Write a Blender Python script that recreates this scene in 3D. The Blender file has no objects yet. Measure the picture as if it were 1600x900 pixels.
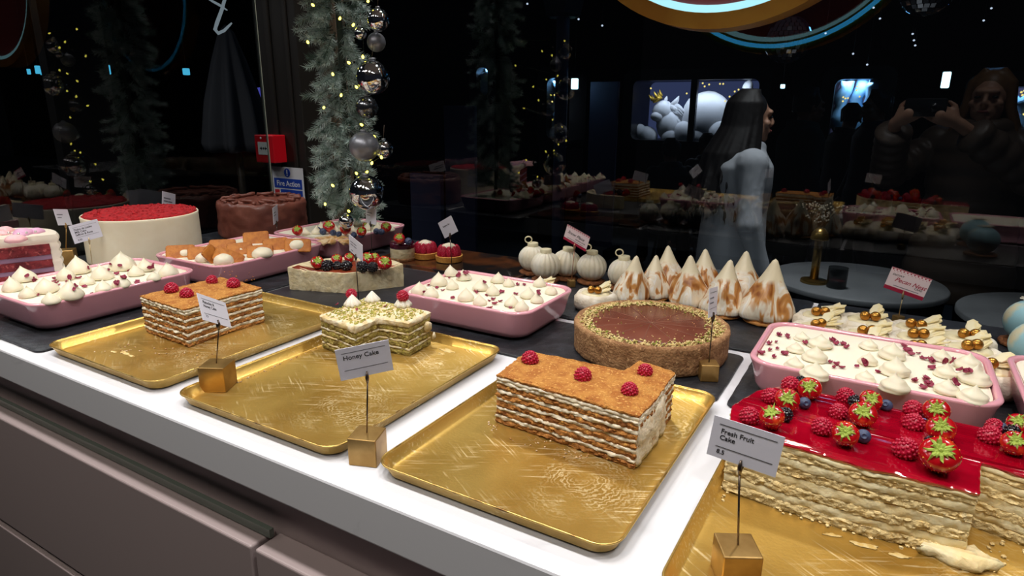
import bpy, bmesh, math, random
from mathutils import Vector, Matrix, noise, geometry
from mathutils.bvhtree import BVHTree
PI = math.pi
T = 1.15            # counter top above the floor
H = 0.36            # lens above the counter top
rnd = random.Random(7)
C = bpy.context.scene.collection
scene = bpy.context.scene

# ------------------------------------------------------------------ survey of the photograph
F_PX, YAW, PITCH, ROLL = 1003.0, math.radians(30.55), math.radians(15.72), math.radians(0.36)
_cy, _sy, _cp, _sp = math.cos(YAW), math.sin(YAW), math.cos(PITCH), math.sin(PITCH)
FWD = Vector((-_sy*_cp, _cy*_cp, -_sp)); RT = Vector((_cy, _sy, 0)); UP = RT.cross(FWD)
RT2 = RT*math.cos(ROLL)+UP*math.sin(ROLL); UP2 = UP*math.cos(ROLL)-RT*math.sin(ROLL)
def ray(px, py): return (RT2*((px-800)/F_PX) - UP2*((py-450)/F_PX) + FWD)
def at(px, py, z=0.0):
    "where the surveyed sight line meets height z above the counter (counter coordinates)"
    d = ray(px, py); t = (z-H)/d.z
    return Vector((d.x*t, d.y*t, z))
def atv(px, py, y):
    d = ray(px, py); t = y/d.y
    return Vector((d.x*t, y, H+d.z*t))

# ------------------------------------------------------------------ materials
MATS = {}
def _nt(name):
    m = bpy.data.materials.new(name); m.use_nodes = True
    nt = m.node_tree; return m, nt, nt.nodes['Principled BSDF']
def lin(c):
    return tuple(((v/255)/12.92 if v/255 <= .04045 else ((v/255+.055)/1.055)**2.4) for v in c)+(1,)
def mat(name, c, rough=.5, metal=0, c2=None, scale=60, detail=4, lo=.4, hi=.6, bump=0, bscale=300, sss=0, coat=0, spec=.5, c3=None, scale3=300, lo3=.6, hi3=.62, stretch=None, sheen=0):
    "principled surface with up to two noise mixed colours and a noise bump (object coordinates)"
    if name in MATS: return MATS[name]
    m, nt, b = _nt(name); N = nt.nodes; L = nt.links
    b.inputs['Base Color'].default_value = lin(c); b.inputs['Roughness'].default_value = rough
    b.inputs['Metallic'].default_value = metal; b.inputs['Coat Weight'].default_value = coat
    b.inputs['Coat Roughness'].default_value = .08
    b.inputs['Specular IOR Level'].default_value = spec
    if sss:
        b.inputs['Subsurface Weight'].default_value = sss; b.inputs['Subsurface Radius'].default_value = (.008, .005, .003)
        b.inputs['Subsurface Scale'].default_value = .6
    tc = N.new('ShaderNodeTexCoord'); vec = tc.outputs['Object']
    if stretch:
        mp = N.new('ShaderNodeMapping'); mp.inputs['Scale'].default_value = stretch; L.new(vec, mp.inputs[0]); vec = mp.outputs[0]
    col = None
    def layer(base, cc, sc, l, h):
        n = N.new('ShaderNodeTexNoise'); n.inputs['Scale'].default_value = sc; n.inputs['Detail'].default_value = detail; L.new(vec, n.inputs['Vector'])
        r = N.new('ShaderNodeValToRGB'); r.color_ramp.elements[0].position = l; r.color_ramp.elements[1].position = h; L.new(n.outputs['Fac'], r.inputs[0])
        x = N.new('ShaderNodeMix'); x.data_type = 'RGBA'; L.new(r.outputs[0], x.inputs[0])
        if base is None: x.inputs[6].default_value = lin(c)
        else: L.new(base, x.inputs[6])
        x.inputs[7].default_value = lin(cc); return x.outputs[2]
    if c2: col = layer(None, c2, scale, lo, hi)
    if c3: col = layer(col, c3, scale3, lo3, hi3)
    if col is not None: L.new(col, b.inputs['Base Color'])
    if bump:
        n = N.new('ShaderNodeTexNoise'); n.inputs['Scale'].default_value = bscale; n.inputs['Detail'].default_value = 5; L.new(vec, n.inputs['Vector'])
        u = N.new('ShaderNodeBump'); u.inputs['Strength'].default_value = bump; u.inputs['Distance'].default_value = .004; L.new(n.outputs['Fac'], u.inputs['Height']); L.new(u.outputs[0], b.inputs['Normal'])
    MATS[name] = m; return m
def glow(name, c, s):
    if name in MATS: return MATS[name]
    m = bpy.data.materials.new(name); m.use_nodes = True; nt = m.node_tree; nt.nodes.clear()
    e = nt.nodes.new('ShaderNodeEmission'); e.inputs[0].default_value = lin(c); e.inputs[1].default_value = s
    o = nt.nodes.new('ShaderNodeOutputMaterial'); nt.links.new(e.outputs[0], o.inputs[0]); MATS[name] = m; return m
def pane_mat():
    m = bpy.data.materials.new('window_glass'); m.use_nodes = True; nt = m.node_tree; nt.nodes.clear()
    t = nt.nodes.new('ShaderNodeBsdfTransparent'); t.inputs[0].default_value = (.66, .69, .71, 1)
    g = nt.nodes.new('ShaderNodeBsdfGlossy'); g.inputs['Roughness'].default_value = 0.004
    f = nt.nodes.new('ShaderNodeFresnel'); f.inputs['IOR'].default_value = 1.85
    x = nt.nodes.new('ShaderNodeMixShader'); o = nt.nodes.new('ShaderNodeOutputMaterial')
    ge = nt.nodes.new('ShaderNodeNewGeometry'); iv = nt.nodes.new('ShaderNodeMath'); iv.operation = 'SUBTRACT'; iv.inputs[0].default_value = 1; nt.links.new(ge.outputs['Backfacing'], iv.inputs[1])
    mu = nt.nodes.new('ShaderNodeMath'); mu.operation = 'MULTIPLY'; nt.links.new(f.outputs[0], mu.inputs[0]); nt.links.new(iv.outputs[0], mu.inputs[1])
    nt.links.new(mu.outputs[0], x.inputs[0]); nt.links.new(t.outputs[0], x.inputs[1]); nt.links.new(g.outputs[0], x.inputs[2]); nt.links.new(x.outputs[0], o.inputs[0]); return m

# ------------------------------------------------------------------ objects
def link(o, parent=None):
    C.objects.link(o)
    if parent: o.parent = parent
    return o
def tag(o, label=None, cat=None, group=None, kind=None):
    for k, v in (('label', label), ('category', cat), ('group', group), ('kind', kind)):
        if v: o[k] = v
    return o
def empty(name, loc, label=None, cat=None, group=None, rz=0):
    o = bpy.data.objects.new(name, None); o.empty_display_size = .02; C.objects.link(o)
    o.location = (loc[0], loc[1], loc[2]+T); o.rotation_euler = (0, 0, rz)
    return tag(o, label, cat, group)
def mesh(name, vf, m, smooth=True):
    v, f = vf; me = bpy.data.meshes.new(name); me.from_pydata([tuple(p) for p in v], [], f); me.validate(); me.update()
    for mm in (m if isinstance(m, (list, tuple)) else [m]): me.materials.append(mm)
    if smooth: me.polygons.foreach_set('use_smooth', [True]*len(me.polygons))
    return me
def part(name, vf, m, parent=None, loc=None, rot=None, smooth=True, sub=0, bevel=0, sharp=None):
    "one mesh object; without a parent it is a thing and loc is in counter coordinates"
    me = vf if isinstance(vf, bpy.types.Mesh) else mesh(name, vf, m, smooth)
    o = bpy.data.objects.new(name, me); link(o, parent)
    if loc is not None: o.location = (loc[0], loc[1], loc[2]+(0 if parent else T))
    elif not parent: o.location = (0, 0, T)
    if rot is not None: o.rotation_euler = rot
    if bevel:
        b = o.modifiers.new('b', 'BEVEL'); b.width = bevel; b.segments = 3; b.limit_method = 'ANGLE'
    if sub:
        s = o.modifiers.new('s', 'SUBSURF'); s.levels = s.render_levels = sub
    if sharp is not None:
        bm = bmesh.new(); bm.from_mesh(me)
        for e in bm.edges:
            if len(e.link_faces) == 2 and e.calc_face_angle(0) > sharp: e.smooth = False
        bm.to_mesh(me); bm.free()
    return o
def dup(root, loc, rot=None, label=None, group=None, scale=None):
    r = root.copy(); C.objects.link(r); r.location = (loc[0], loc[1], loc[2]+T)
    if rot is not None: r.rotation_euler = rot
    if scale is not None: r.scale = (scale,)*3 if not hasattr(scale, '__len__') else scale
    if label: r['label'] = label
    if group: r['group'] = group
    for ch in list(root.children):
        c = ch.copy(); C.objects.link(c); c.parent = r
        for g in list(ch.children):
            d = g.copy(); C.objects.link(d); d.parent = c
    return r
def clean(root):
    "remove a prototype and its children"
    for ch in list(root.children):
        for g in list(ch.children): bpy.data.objects.remove(g)
        bpy.data.objects.remove(ch)
    bpy.data.objects.remove(root)

# ------------------------------------------------------------------ shapes: each returns (verts, faces)
def join(*vfs):
    V, F = [], []
    for v, f in vfs:
        n = len(V); V += [Vector(p) for p in v]; F += [tuple(i+n for i in q) for q in f]
    return V, F
def move(vf, d=(0, 0, 0), M=None, s=1):
    v, f = vf; d = Vector(d)
    return [((M @ (Vector(p)*s)) if M is not None else Vector(p)*s)+d for p in v], f
def box(x0, x1, y0, y1, z0, z1):
    v = [(x, y, z) for z in (z0, z1) for y in (y0, y1) for x in (x0, x1)]
    return v, [(0, 2, 3, 1), (4, 5, 7, 6), (0, 1, 5, 4), (2, 6, 7, 3), (0, 4, 6, 2), (1, 3, 7, 5)]
def lathe(prof, n=40, fn=None):
    "prof: (r, z) from bottom to top; r=0 ends become poles; fn(a, r, z) -> r"
    V, F, rings = [], [], []
    for r, z in prof:
        if r <= 1e-7: rings.append([len(V)]); V.append((0, 0, z))
        else:
            rings.append(list(range(len(V), len(V)+n)))
            for i in range(n):
                a = 2*PI*i/n; q = fn(a, r, z) if fn else r
                V.append((q*math.cos(a), q*math.sin(a), z))
    for A, B in zip(rings, rings[1:]):
        for i in range(n):
            j = (i+1) % n
            if len(A) == 1 and len(B) == 1: continue
            if len(A) == 1: F.append((A[0], B[j], B[i]))
            elif len(B) == 1: F.append((A[i], A[j], B[0]))
            else: F.append((A[i], A[j], B[j], B[i]))
    if len(rings[0]) > 1: F.append(tuple(reversed(rings[0])))
    if len(rings[-1]) > 1: F.append(tuple(rings[-1]))
    return V, F
def rrect(hx, hy, r, n=7):
    out = []
    for cx, cy, a0 in ((1, 1, 0), (-1, 1, 90), (-1, -1, 180), (1, -1, 270)):
        for k in range(n+1):
            a = math.radians(a0+90*k/n)
            out.append((cx*(hx-r)+r*math.cos(a), cy*(hy-r)+r*math.sin(a)))
    return out
def loft(rings, cap0=True, cap1=True):
    V, F = [], []; n = len(rings[0])
    for R in rings: V += [Vector(p) for p in R]
    for k in range(len(rings)-1):
        for i in range(n):
            j = (i+1) % n; F.append((k*n+i, k*n+j, (k+1)*n+j, (k+1)*n+i))
    if cap0: F.append(tuple(reversed(range(n))))
    if cap1: F.append(tuple(range((len(rings)-1)*n, len(rings)*n)))
    return V, F
def tube(pts, r, n=8, closed=False):
    pts = [Vector(p) for p in pts]; V, F = [], []; m = len(pts); up = Vector((.31, .2, .93))
    for i, p in enumerate(pts):
        a = pts[(i-1) % m] if closed or i else p; b = pts[(i+1) % m] if closed or i < m-1 else p
        d = (b-a).normalized(); x = d.cross(up)
        if x.length < 1e-3: x = d.cross(Vector((1, 0, 0)))
        x.normalize(); y = d.cross(x); rr = r[i] if hasattr(r, '__len__') else r
        V += [p+(x*math.cos(2*PI*k/n)+y*math.sin(2*PI*k/n))*rr for k in range(n)]
    for i in range(m if closed else m-1):
        for k in range(n):
            l = (k+1) % n; i2 = (i+1) % m; F.append((i*n+k, i*n+l, i2*n+l, i2*n+k))
    if not closed: F += [tuple(reversed(range(n))), tuple(range((m-1)*n, m*n))]
    return V, F
def ico(r=1, s=2, c=(0, 0, 0), sc=(1, 1, 1)):
    bm = bmesh.new(); bmesh.ops.create_icosphere(bm, subdivisions=s, radius=r)
    v = [Vector((p.co.x*sc[0]+c[0], p.co.y*sc[1]+c[1], p.co.z*sc[2]+c[2])) for p in bm.verts]
    f = [tuple(q.index for q in p.verts) for p in bm.faces]; bm.free(); return v, f
def jitter(vf, amp, fr, seed=0, axis=None):
    v, f = vf; off = Vector((seed*3.1, seed*1.7, seed*2.3)); out = []
    for p in v:
        p = Vector(p); d = noise.noise_vector(p*fr+off)*amp
        if axis: d = Vector([d[i]*axis[i] for i in range(3)])
        out.append(p+d)
    return out, f
def resample(poly, step):
    out = []
    for a, b in zip(poly, poly[1:]+poly[:1]):
        a = Vector(a[:2]); b = Vector(b[:2]); n = max(1, int((b-a).length/step))
        out += [a.lerp(b, k/n) for k in range(n)]
    return out
def inset(poly, d):
    n = len(poly); out = []
    for i in range(n):
        a, b, c = Vector(poly[i-1][:2]), Vector(poly[i][:2]), Vector(poly[(i+1) % n][:2])
        t1, t2 = (b-a).normalized(), (c-b).normalized(); n1 = Vector((t1.y, -t1.x)); n2 = Vector((t2.y, -t2.x)); m = (n1+n2)
        m.normalize(); out.append(b-m*d/max(.4, m.dot(n1)))
    return out
def slab(poly, z0, z1, amp=.001, fr=160, seed=0, step=.0035, zn=3, zamp=.0008, lean=(0, 0), tilt=None, top_in=0):
    "prism with a torn outline (counter-clockwise polygon); tilt(x, y) scales the height"
    P = resample(poly, step); n = len(P); off = Vector((seed*7.3, seed*1.9, 0))
    nrm = []
    for i in range(n):
        t = (P[(i+1) % n]-P[i-1]).normalized(); nrm.append(Vector((t.y, -t.x)))
    rings = []
    for k in range(zn+1):
        z = z0+(z1-z0)*k/zn; R = []
        edge = 1 if k in (0, zn) else 0
        for p, q in zip(P, nrm):
            w = Vector((p.x, p.y, z))*fr+off
            d = amp*(noise.noise(w)*1.3+.7*noise.noise(w*2.7))-edge*amp*.5 - (top_in if k == zn else 0)
            zz = z+zamp*noise.noise(Vector((p.x, p.y, z0 if k < zn/2 else z1))*90+off)
            if tilt: zz *= tilt(p.x, p.y)
            R.append((p.x+q.x*d+lean[0]*z, p.y+q.y*d+lean[1]*z, zz))
        rings.append(R)
    V, F = loft(rings, False, False)
    for base, rev in ((0, True), (zn*n, False)):
        tri = geometry.tessellate_polygon([[Vector((p[0], p[1], 0)) for p in rings[0 if rev else zn]]])
        for t in tri:
            a, b, c = (V[base+i] for i in t); up = (b-a).cross(c-a).z > 0
            t = tuple(base+i for i in t); F.append(t if up != rev else tuple(reversed(t)))
    return V, F
def bump_top(vf, amp, fr, seed=0, z=0):
    return [(p if p[2] < z else Vector((p[0], p[1], p[2]+amp*noise.noise(Vector((p[0], p[1], seed))*fr))) ) for p in vf[0]], vf[1]
def bar(text, size, m, parent, loc, rot=(PI/2, 0, 0), shear=0, align='LEFT', name='lettering', space=1.0, bold=0, depth=.00012):
    cu = bpy.data.curves.new('lettering', 'FONT'); cu.body = text; cu.size = size; cu.shear = shear; cu.align_x = align; cu.extrude = depth; cu.space_line = .95; cu.space_character = space; cu.offset = bold*size
    cu.resolution_u = 3
    o = bpy.data.objects.new('t', cu); C.objects.link(o); dg = bpy.context.evaluated_depsgraph_get(); dg.update()
    me = bpy.data.meshes.new_from_object(o.evaluated_get(dg)); bpy.data.objects.remove(o); me.materials.clear(); me.materials.append(m)
    r = bpy.data.objects.new(name, me); link(r, parent); r.location = loc; r.rotation_euler = rot; return r

def bvh(*objs):
    V, F = [], []; bpy.context.view_layer.update()
    for o in objs:
        n = len(V); V += [o.matrix_world @ v.co for v in o.data.vertices]; F += [tuple(i+n for i in p.vertices) for p in o.data.polygons]
    return BVHTree.FromPolygons(V, F)
def hit(tree, px, py):
    "the point of a built surface that the surveyed sight line meets"
    l, n, i, d = tree.ray_cast(Vector((0, 0, T+H)), ray(px, py).normalized())
    return (None, None) if l is None else (l-Vector((0, 0, T)), n)
# ================================================================== the setting
def marble():
    m, nt, b = _nt('white_marble'); N, L = nt.nodes, nt.links
    tc = N.new('ShaderNodeTexCoord')
    n1 = N.new('ShaderNodeTexNoise'); n1.inputs['Scale'].default_value = 3.2; n1.inputs['Detail'].default_value = 9; n1.inputs['Distortion'].default_value = 1.1; L.new(tc.outputs['Object'], n1.inputs['Vector'])
    r1 = N.new('ShaderNodeValToRGB'); e = r1.color_ramp.elements; e[0].position = .488; e[0].color = (0, 0, 0, 1); e[1].position = .5; e[1].color = (1, 1, 1, 1); x = e.new(.512); x.color = (0, 0, 0, 1); L.new(n1.outputs['Fac'], r1.inputs[0])
    n2 = N.new('ShaderNodeTexNoise'); n2.inputs['Scale'].default_value = 5; L.new(tc.outputs['Object'], n2.inputs['Vector'])
    r2 = N.new('ShaderNodeValToRGB'); r2.color_ramp.elements[0].position = .52; r2.color_ramp.elements[1].position = .66; L.new(n2.outputs['Fac'], r2.inputs[0])
    mu = N.new('ShaderNodeMath'); mu.operation = 'MULTIPLY'; L.new(r1.outputs[0], mu.inputs[0]); L.new(r2.outputs[0], mu.inputs[1])
    mu2 = N.new('ShaderNodeMath'); mu2.operation = 'MULTIPLY'; L.new(mu.outputs[0], mu2.inputs[0]); mu2.inputs[1].default_value = .5
    mx = N.new('ShaderNodeMix'); mx.data_type = 'RGBA'; mx.inputs[6].default_value = lin((232, 232, 238)); mx.inputs[7].default_value = lin((120, 122, 132)); L.new(mu2.outputs[0], mx.inputs[0]); L.new(mx.outputs[2], b.inputs['Base Color'])
    b.inputs['Roughness'].default_value = .28; b.inputs['Specular IOR Level'].default_value = .35
    return m
M_MARBLE = marble()
M_CAB = mat('cabinet_paint', (170, 154, 154), .42)
M_DARK = mat('dark_gap', (22, 20, 20), .7)
M_GLASSEDGE = mat('glass_edge', (104, 112, 104), .2)
M_FLOOR = mat('dark_floor', (38, 34, 32), .5, c2=(50, 46, 44), scale=4)
M_TERR = mat('terrace_paving', (34, 35, 38), .7, c2=(44, 46, 50), scale=3)
M_FRAME = mat('window_post_paint', (30, 27, 24), .4)
M_FRAME2 = mat('window_post_bronze', (96, 82, 66), .45)

LP, BP = -1.70, 1.602     # left pane, back pane planes
o = part('floor', box(-4.2, 3, -3.5, BP+.03, -T-.05, -T), M_FLOOR, smooth=False); tag(o, kind='structure')
o = part('terrace_ground', box(-40, 20, BP+.031, 16, -T-.05, -T), M_TERR, smooth=False); tag(o, kind='structure')
o = part('terrace_wall', box(-40, 20, 9.5, 9.7, -T, 6), mat('terrace_wall', (5, 5, 6), .95, spec=.1), smooth=False); tag(o, kind='structure')

# worktop: a white slab with a rounded front edge, cut short at the glass
def worktop():
    x0, x1, yb = LP+.012, 1.1, 1.318; r = .003; y0 = .392
    prof = [(yb, -.0), (y0+r, 0), (y0+r*.3, -r*.3), (y0, -r), (y0, -.052+r), (y0+r*.3, -.052+r*.3), (y0+r, -.052), (yb, -.052)]
    return loft([[(x, y, z) for y, z in prof] for x in (x1, x0)])
o = part('worktop', worktop(), M_MARBLE, smooth=False)
tag(o, 'long white marble worktop with thin grey veins holding all the cakes', 'counter')

# cabinet below it
cab = empty('counter_cabinet', (-.3, .42, -T), 'mauve grey drawer cabinet under the white marble worktop', 'cabinet')
def cpart(name, vf, m, **k): return part(name, move(vf, (.3, -.42, T)), m, cab, loc=(0, 0, 0), smooth=False, **k)
cpart('carcass', box(LP+.014, 1.1, .425, 1.30, -T+.08, -.0525), M_CAB)
cpart('plinth', box(LP+.014, 1.1, .45, 1.28, -T, -T+.08), M_DARK)
cpart('glass_strip', box(LP+.014, -.565, .408, .414, -.124, -.113), M_GLASSEDGE)
for x0, x1 in ((LP+.014, -.5745), (-.5675, .2), (.207, 1.1)):
    for z0, z1 in ((-.352, -.126), (-.60, -.366), (-.86, -.614)):
        d = cpart('drawer_front', box(x0, x1, .388, .4245, z0, z1), M_CAB, bevel=.003)

# the two panes and the post in the corner
PANE = pane_mat()
o = part('window_1', box(-1.56, 3.0, BP, BP+.005, -T+.1, 1.499), PANE, smooth=False); tag(o, kind='structure')
o = part('window_2', box(LP-.005, LP, -1.5, 1.376, -T+.1, 1.499), PANE, smooth=False); tag(o, kind='structure')
o = part('trim_1', box(LP-.0055, LP+.0005, 1.3762, 1.3790, -T+.1, 1.499), mat('polished_glass_edge', (150, 155, 140), .2), smooth=False); tag(o, kind='structure')
o = part('window_post_wall', join(box(-1.83, -1.64, 1.47, 1.6, -T, 1.499), box(-1.775, -1.755, 1.462, 1.47, -T, 1.49), box(-1.69, -1.675, 1.464, 1.47, -T, 1.49)), M_FRAME, smooth=False, bevel=.002); tag(o, kind='structure')
o = part('trim_2', box(-1.64, -1.56, 1.56, 1.6, -T, 1.499), M_FRAME2, smooth=False, bevel=.004); tag(o, kind='structure')
o = part('wall_back', box(-1.56, 3.0, BP-.002, BP+.03, -T, -T+.0995), mat('window_sill_dark', (16, 17, 20), .5), smooth=False); tag(o, kind='structure')
o = part('wall_left', box(LP-.03, LP+.002, -1.5, 1.385, -T, -T+.0995), mat('window_sill_dark', (16, 17, 20)), smooth=False); tag(o, kind='structure')
o = part('ceiling', box(LP-.03, 3, -3.5, BP+.03, 1.5, 1.56), mat('cream_ceiling', (214, 206, 196), .9), smooth=False); tag(o, kind='structure')

# slates on the worktop
M_SLATE = mat('black_slate', (30, 31, 35), .42, c2=(44, 46, 52), scale=30, bump=.35, bscale=120, c3=(120, 120, 120), scale3=420, lo3=.70, hi3=.74)
M_SLATE2 = mat('plain_slate', (34, 33, 38), .5, c2=(42, 42, 48), scale=20, bump=.1, bscale=200)
def slate(x0, x1, y0, y1, label, m=None, r=.012, h=.004, seed=0, name='slate_board'):
    cx, cy = (x0+x1)/2, (y0+y1)/2; R = rrect((x1-x0)/2, (y1-y0)/2, r, 4)
    P = [Vector(p) for p in R]
    P = resample(P, .012)
    P = [p*(1+.004*noise.noise(Vector((p.x*50+seed*5, p.y*50, seed)))) for p in P]
    vf = loft([[(p.x*k, p.y*k, z) for p in P] for k, z in ((.985, .0), (1, .0012), (.998, h-.0006), (.99, h))])
    o = part(name, vf, m or M_SLATE, loc=(cx, cy, 0), sharp=.6, smooth=True)
    return tag(o, label, 'board')
slate(-1.36, -1.066, .412, .738, 'black slate board under the pink dish by the left gold tray', seed=1)
slate(-1.37, -1.052, .746, 1.075, 'black slate board under the pink dish of upright biscuits', seed=2)
slate(-1.042, -.668, .775, 1.105, 'plain dark slate board under the berry topped cheesecake', M_SLATE2, seed=3)
slate(-.660, -.155, .772, .952, 'black slate board under the chocolate tart and the middle pink dish', seed=4)
slate(-.143, .40, .768, .992, 'black slate board under the pink dish behind the fresh fruit cake', seed=5)
slate(-.655, -.10, .975, 1.3165, 'dark slate board under the toasted meringue cones and white bauble cakes', seed=6)
slate(-.092, .42, 1.03, 1.3165, 'dark slate board under the rows of pecan nests', seed=7)
M_BROWN = mat('slate_brown_reflection', (92, 52, 30), .18, c2=(60, 36, 24), scale=14, c3=(30, 26, 26), scale3=9, lo3=.5, hi3=.56, coat=.3)  # brown reflections on the slate are put into its colour
slate(-1.055, -.665, 1.115, 1.3165, 'glossy board with brown reflections painted on, under the little berry tarts', M_BROWN, h=.009, seed=8, name='serving_board')
slate(-1.36, -1.062, 1.083, 1.37, 'black slate board under the far pink dish of fruit pavlova', seed=9)
slate(-1.69, -1.39, .72, 1.352, 'black slate board under the red velvet and chocolate cakes', seed=10)

# ------------------------------------------------------------------ gold trays
def tray_mat():
    "worn gold: fine crossing scratches, wiped rings and dull patches"
    m, nt, b = _nt('brushed_gold'); N, L = nt.nodes, nt.links
    tc = N.new('ShaderNodeTexCoord'); P = tc.outputs['Object']
    def math_(op, a, c):
        x = N.new('ShaderNodeMath'); x.operation = op; x.use_clamp = True
        for k_, v in ((0, a), (1, c)):
            if isinstance(v, (int, float)): x.inputs[k_].default_value = v
            else: L.new(v, x.inputs[k_])
        return x.outputs[0]
    def ramp(v, lo, hi):
        r = N.new('ShaderNodeMapRange'); r.inputs[1].default_value = lo; r.inputs[2].default_value = hi; L.new(v, r.inputs[0]); return r.outputs[0]
    def noise_(scale, rot=0, st=(1, 1, 1), detail=3, dist=0):
        mp = N.new('ShaderNodeMapping'); mp.vector_type = 'TEXTURE'; mp.inputs['Rotation'].default_value = (0, 0, rot); mp.inputs['Scale'].default_value = st; L.new(P, mp.inputs[0])
        n = N.new('ShaderNodeTexNoise'); n.inputs['Scale'].default_value = scale; n.inputs['Detail'].default_value = detail; n.inputs['Distortion'].default_value = dist; L.new(mp.outputs[0], n.inputs['Vector']); return n.outputs['Fac']
    patch = ramp(noise_(11, detail=2), .44, .62); patch2 = ramp(noise_(15, 1.3, detail=2), .48, .64)
    s1 = math_('MULTIPLY', ramp(noise_(330, .5, (14, 1, 1), 2, .3), .56, .66), patch)
    s2 = math_('MULTIPLY', ramp(noise_(360, -.55, (16, 1, 1), 2, .3), .57, .67), patch2)
    def rings(cx, cy, sc, rad):
        mp = N.new('ShaderNodeMapping'); mp.inputs['Location'].default_value = (-cx, -cy, 0); L.new(P, mp.inputs[0])
        w = N.new('ShaderNodeTexWave'); w.wave_type = 'RINGS'; w.rings_direction = 'Z'; w.inputs['Scale'].default_value = sc; w.inputs['Distortion'].default_value = 11; w.inputs['Detail'].default_value = 3; w.inputs['Detail Scale'].default_value = 2.2; L.new(mp.outputs[0], w.inputs['Vector'])
        ln = N.new('ShaderNodeVectorMath'); ln.operation = 'LENGTH'; L.new(mp.outputs[0], ln.inputs[0])
        return math_('MULTIPLY', math_('MULTIPLY', ramp(w.outputs['Fac'], .55, .95), ramp(ln.outputs['Value'], rad, rad*.6)), ramp(noise_(24, .3, detail=2), .40, .58))
    rg = math_('ADD', rings(.055, -.075, 62, .075), rings(.07, .085, 50, .07))
    al = math_('ADD', math_('ADD', math_('MULTIPLY', s1, .7), math_('MULTIPLY', s2, .6)), math_('MULTIPLY', rg, .55))
    dull = N.new('ShaderNodeMix'); dull.data_type = 'RGBA'; dull.inputs[6].default_value = lin((236, 196, 106)); dull.inputs[7].default_value = lin((206, 162, 76)); L.new(ramp(noise_(7, detail=3), .42, .64), dull.inputs[0])
    mx = N.new('ShaderNodeMix'); mx.data_type = 'RGBA'; L.new(dull.outputs[2], mx.inputs[6]); mx.inputs[7].default_value = lin((250, 234, 190)); L.new(al, mx.inputs[0]); L.new(mx.outputs[2], b.inputs['Base Color'])
    ro = N.new('ShaderNodeMapRange'); ro.inputs[3].default_value = .34; ro.inputs[4].default_value = .62; L.new(al, ro.inputs[0]); L.new(ro.outputs[0], b.inputs['Roughness'])
    b.inputs['Metallic'].default_value = .8
    bn = N.new('ShaderNodeTexNoise'); bn.inputs['Scale'].default_value = 300; L.new(P, bn.inputs['Vector'])
    u = N.new('ShaderNodeBump'); u.inputs['Strength'].default_value = .2; u.inputs['Distance'].default_value = .001; L.new(bn.outputs['Fac'], u.inputs['Height']); L.new(u.outputs[0], b.inputs['Normal'])
    return m
M_GOLD = tray_mat()
M_RIM = mat('worn_gold_rim', (226, 190, 110), .3, .9, c2=(120, 84, 50), scale=40, lo=.5, hi=.7)
def tray(x0, x1, y0, y1, label):
    cx, cy = (x0+x1)/2, (y0+y1)/2; hx, hy = (x1-x0)/2, (y1-y0)/2
    rg = []
    for d, z, r in ((.011, .0005, .016), (.007, .0025, .019), (.0015, .0145, .022), (0, .0158, .022), (.0008, .0164, .022), (.0018, .0158, .0215), (.0025, .0145, .021), (.0075, .0042, .018), (.0095, .0032, .016)):
        rg.append([(p[0], p[1], z) for p in rrect(hx-d, hy-d, r, 8)])
    root = empty('gold_tray', (cx, cy, 0), label, 'tray')
    v, f = loft(rg)
    part('pan', (v, f), M_GOLD, root, loc=(0, 0, 0), sharp=.9)
    part('rolled_rim', tube([(p[0], p[1], .0160) for p in rrect(hx-.0006, hy-.0006, .0215, 8)], .0011, 6, True), M_RIM, root, loc=(0, 0, 0))
    return root
tray(-1.057, -.780, .418, .775, 'gold baking tray holding the far brown layered cake at the left')
tray(-.736, -.462, .417, .764, 'half empty gold tray behind the honey cake sign')
tray(-.411, -.151, .422, .766, 'gold tray holding the honey cake in the middle of the counter')
tray(-.111, .235, .40, .768, 'gold tray holding the red glazed fresh fruit cake')
# ================================================================== dishes of dessert
M_PINK = mat('pink_enamel', (232, 166, 180), .14, coat=.5, spec=.5)
M_CREAM = mat('pouring_cream', (244, 237, 216), .45, sss=.15, bump=.03, bscale=60)
M_PIPE = mat('piped_cream', (236, 227, 202), .4, sss=.15, bump=.05, bscale=90)
M_PETAL = mat('rose_petal', (116, 14, 58), .55, c2=(168, 50, 80), scale=160, c3=(196, 140, 70), scale3=90, lo3=.66, hi3=.7)
def dish(x0, x1, y0, y1, label, h=.050):
    cx, cy = (x0+x1)/2, (y0+y1)/2; hx, hy = (x1-x0)/2, (y1-y0)/2; rg = []
    for d, z, r in ((.030, .0, .022), (.020, .0015, .026), (.012, .006, .030), (.008, .014, .032), (.003, .040, .033), (.0005, .047, .033), (0, .0495, .033), (.0015, .0508, .033), (.0045, .0512, .032), (.0068, .0500, .031), (.0075, .047, .030), (.0105, .030, .029), (.016, .014, .027), (.026, .008, .02)):
        rg.append([(p[0], p[1], z*h/.050) for p in rrect(hx-d, hy-d, r, 8)])
    o = part('pink_dish', loft(rg), M_PINK, loc=(cx, cy, .0042))
    return tag(o, label, 'dish')
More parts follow.
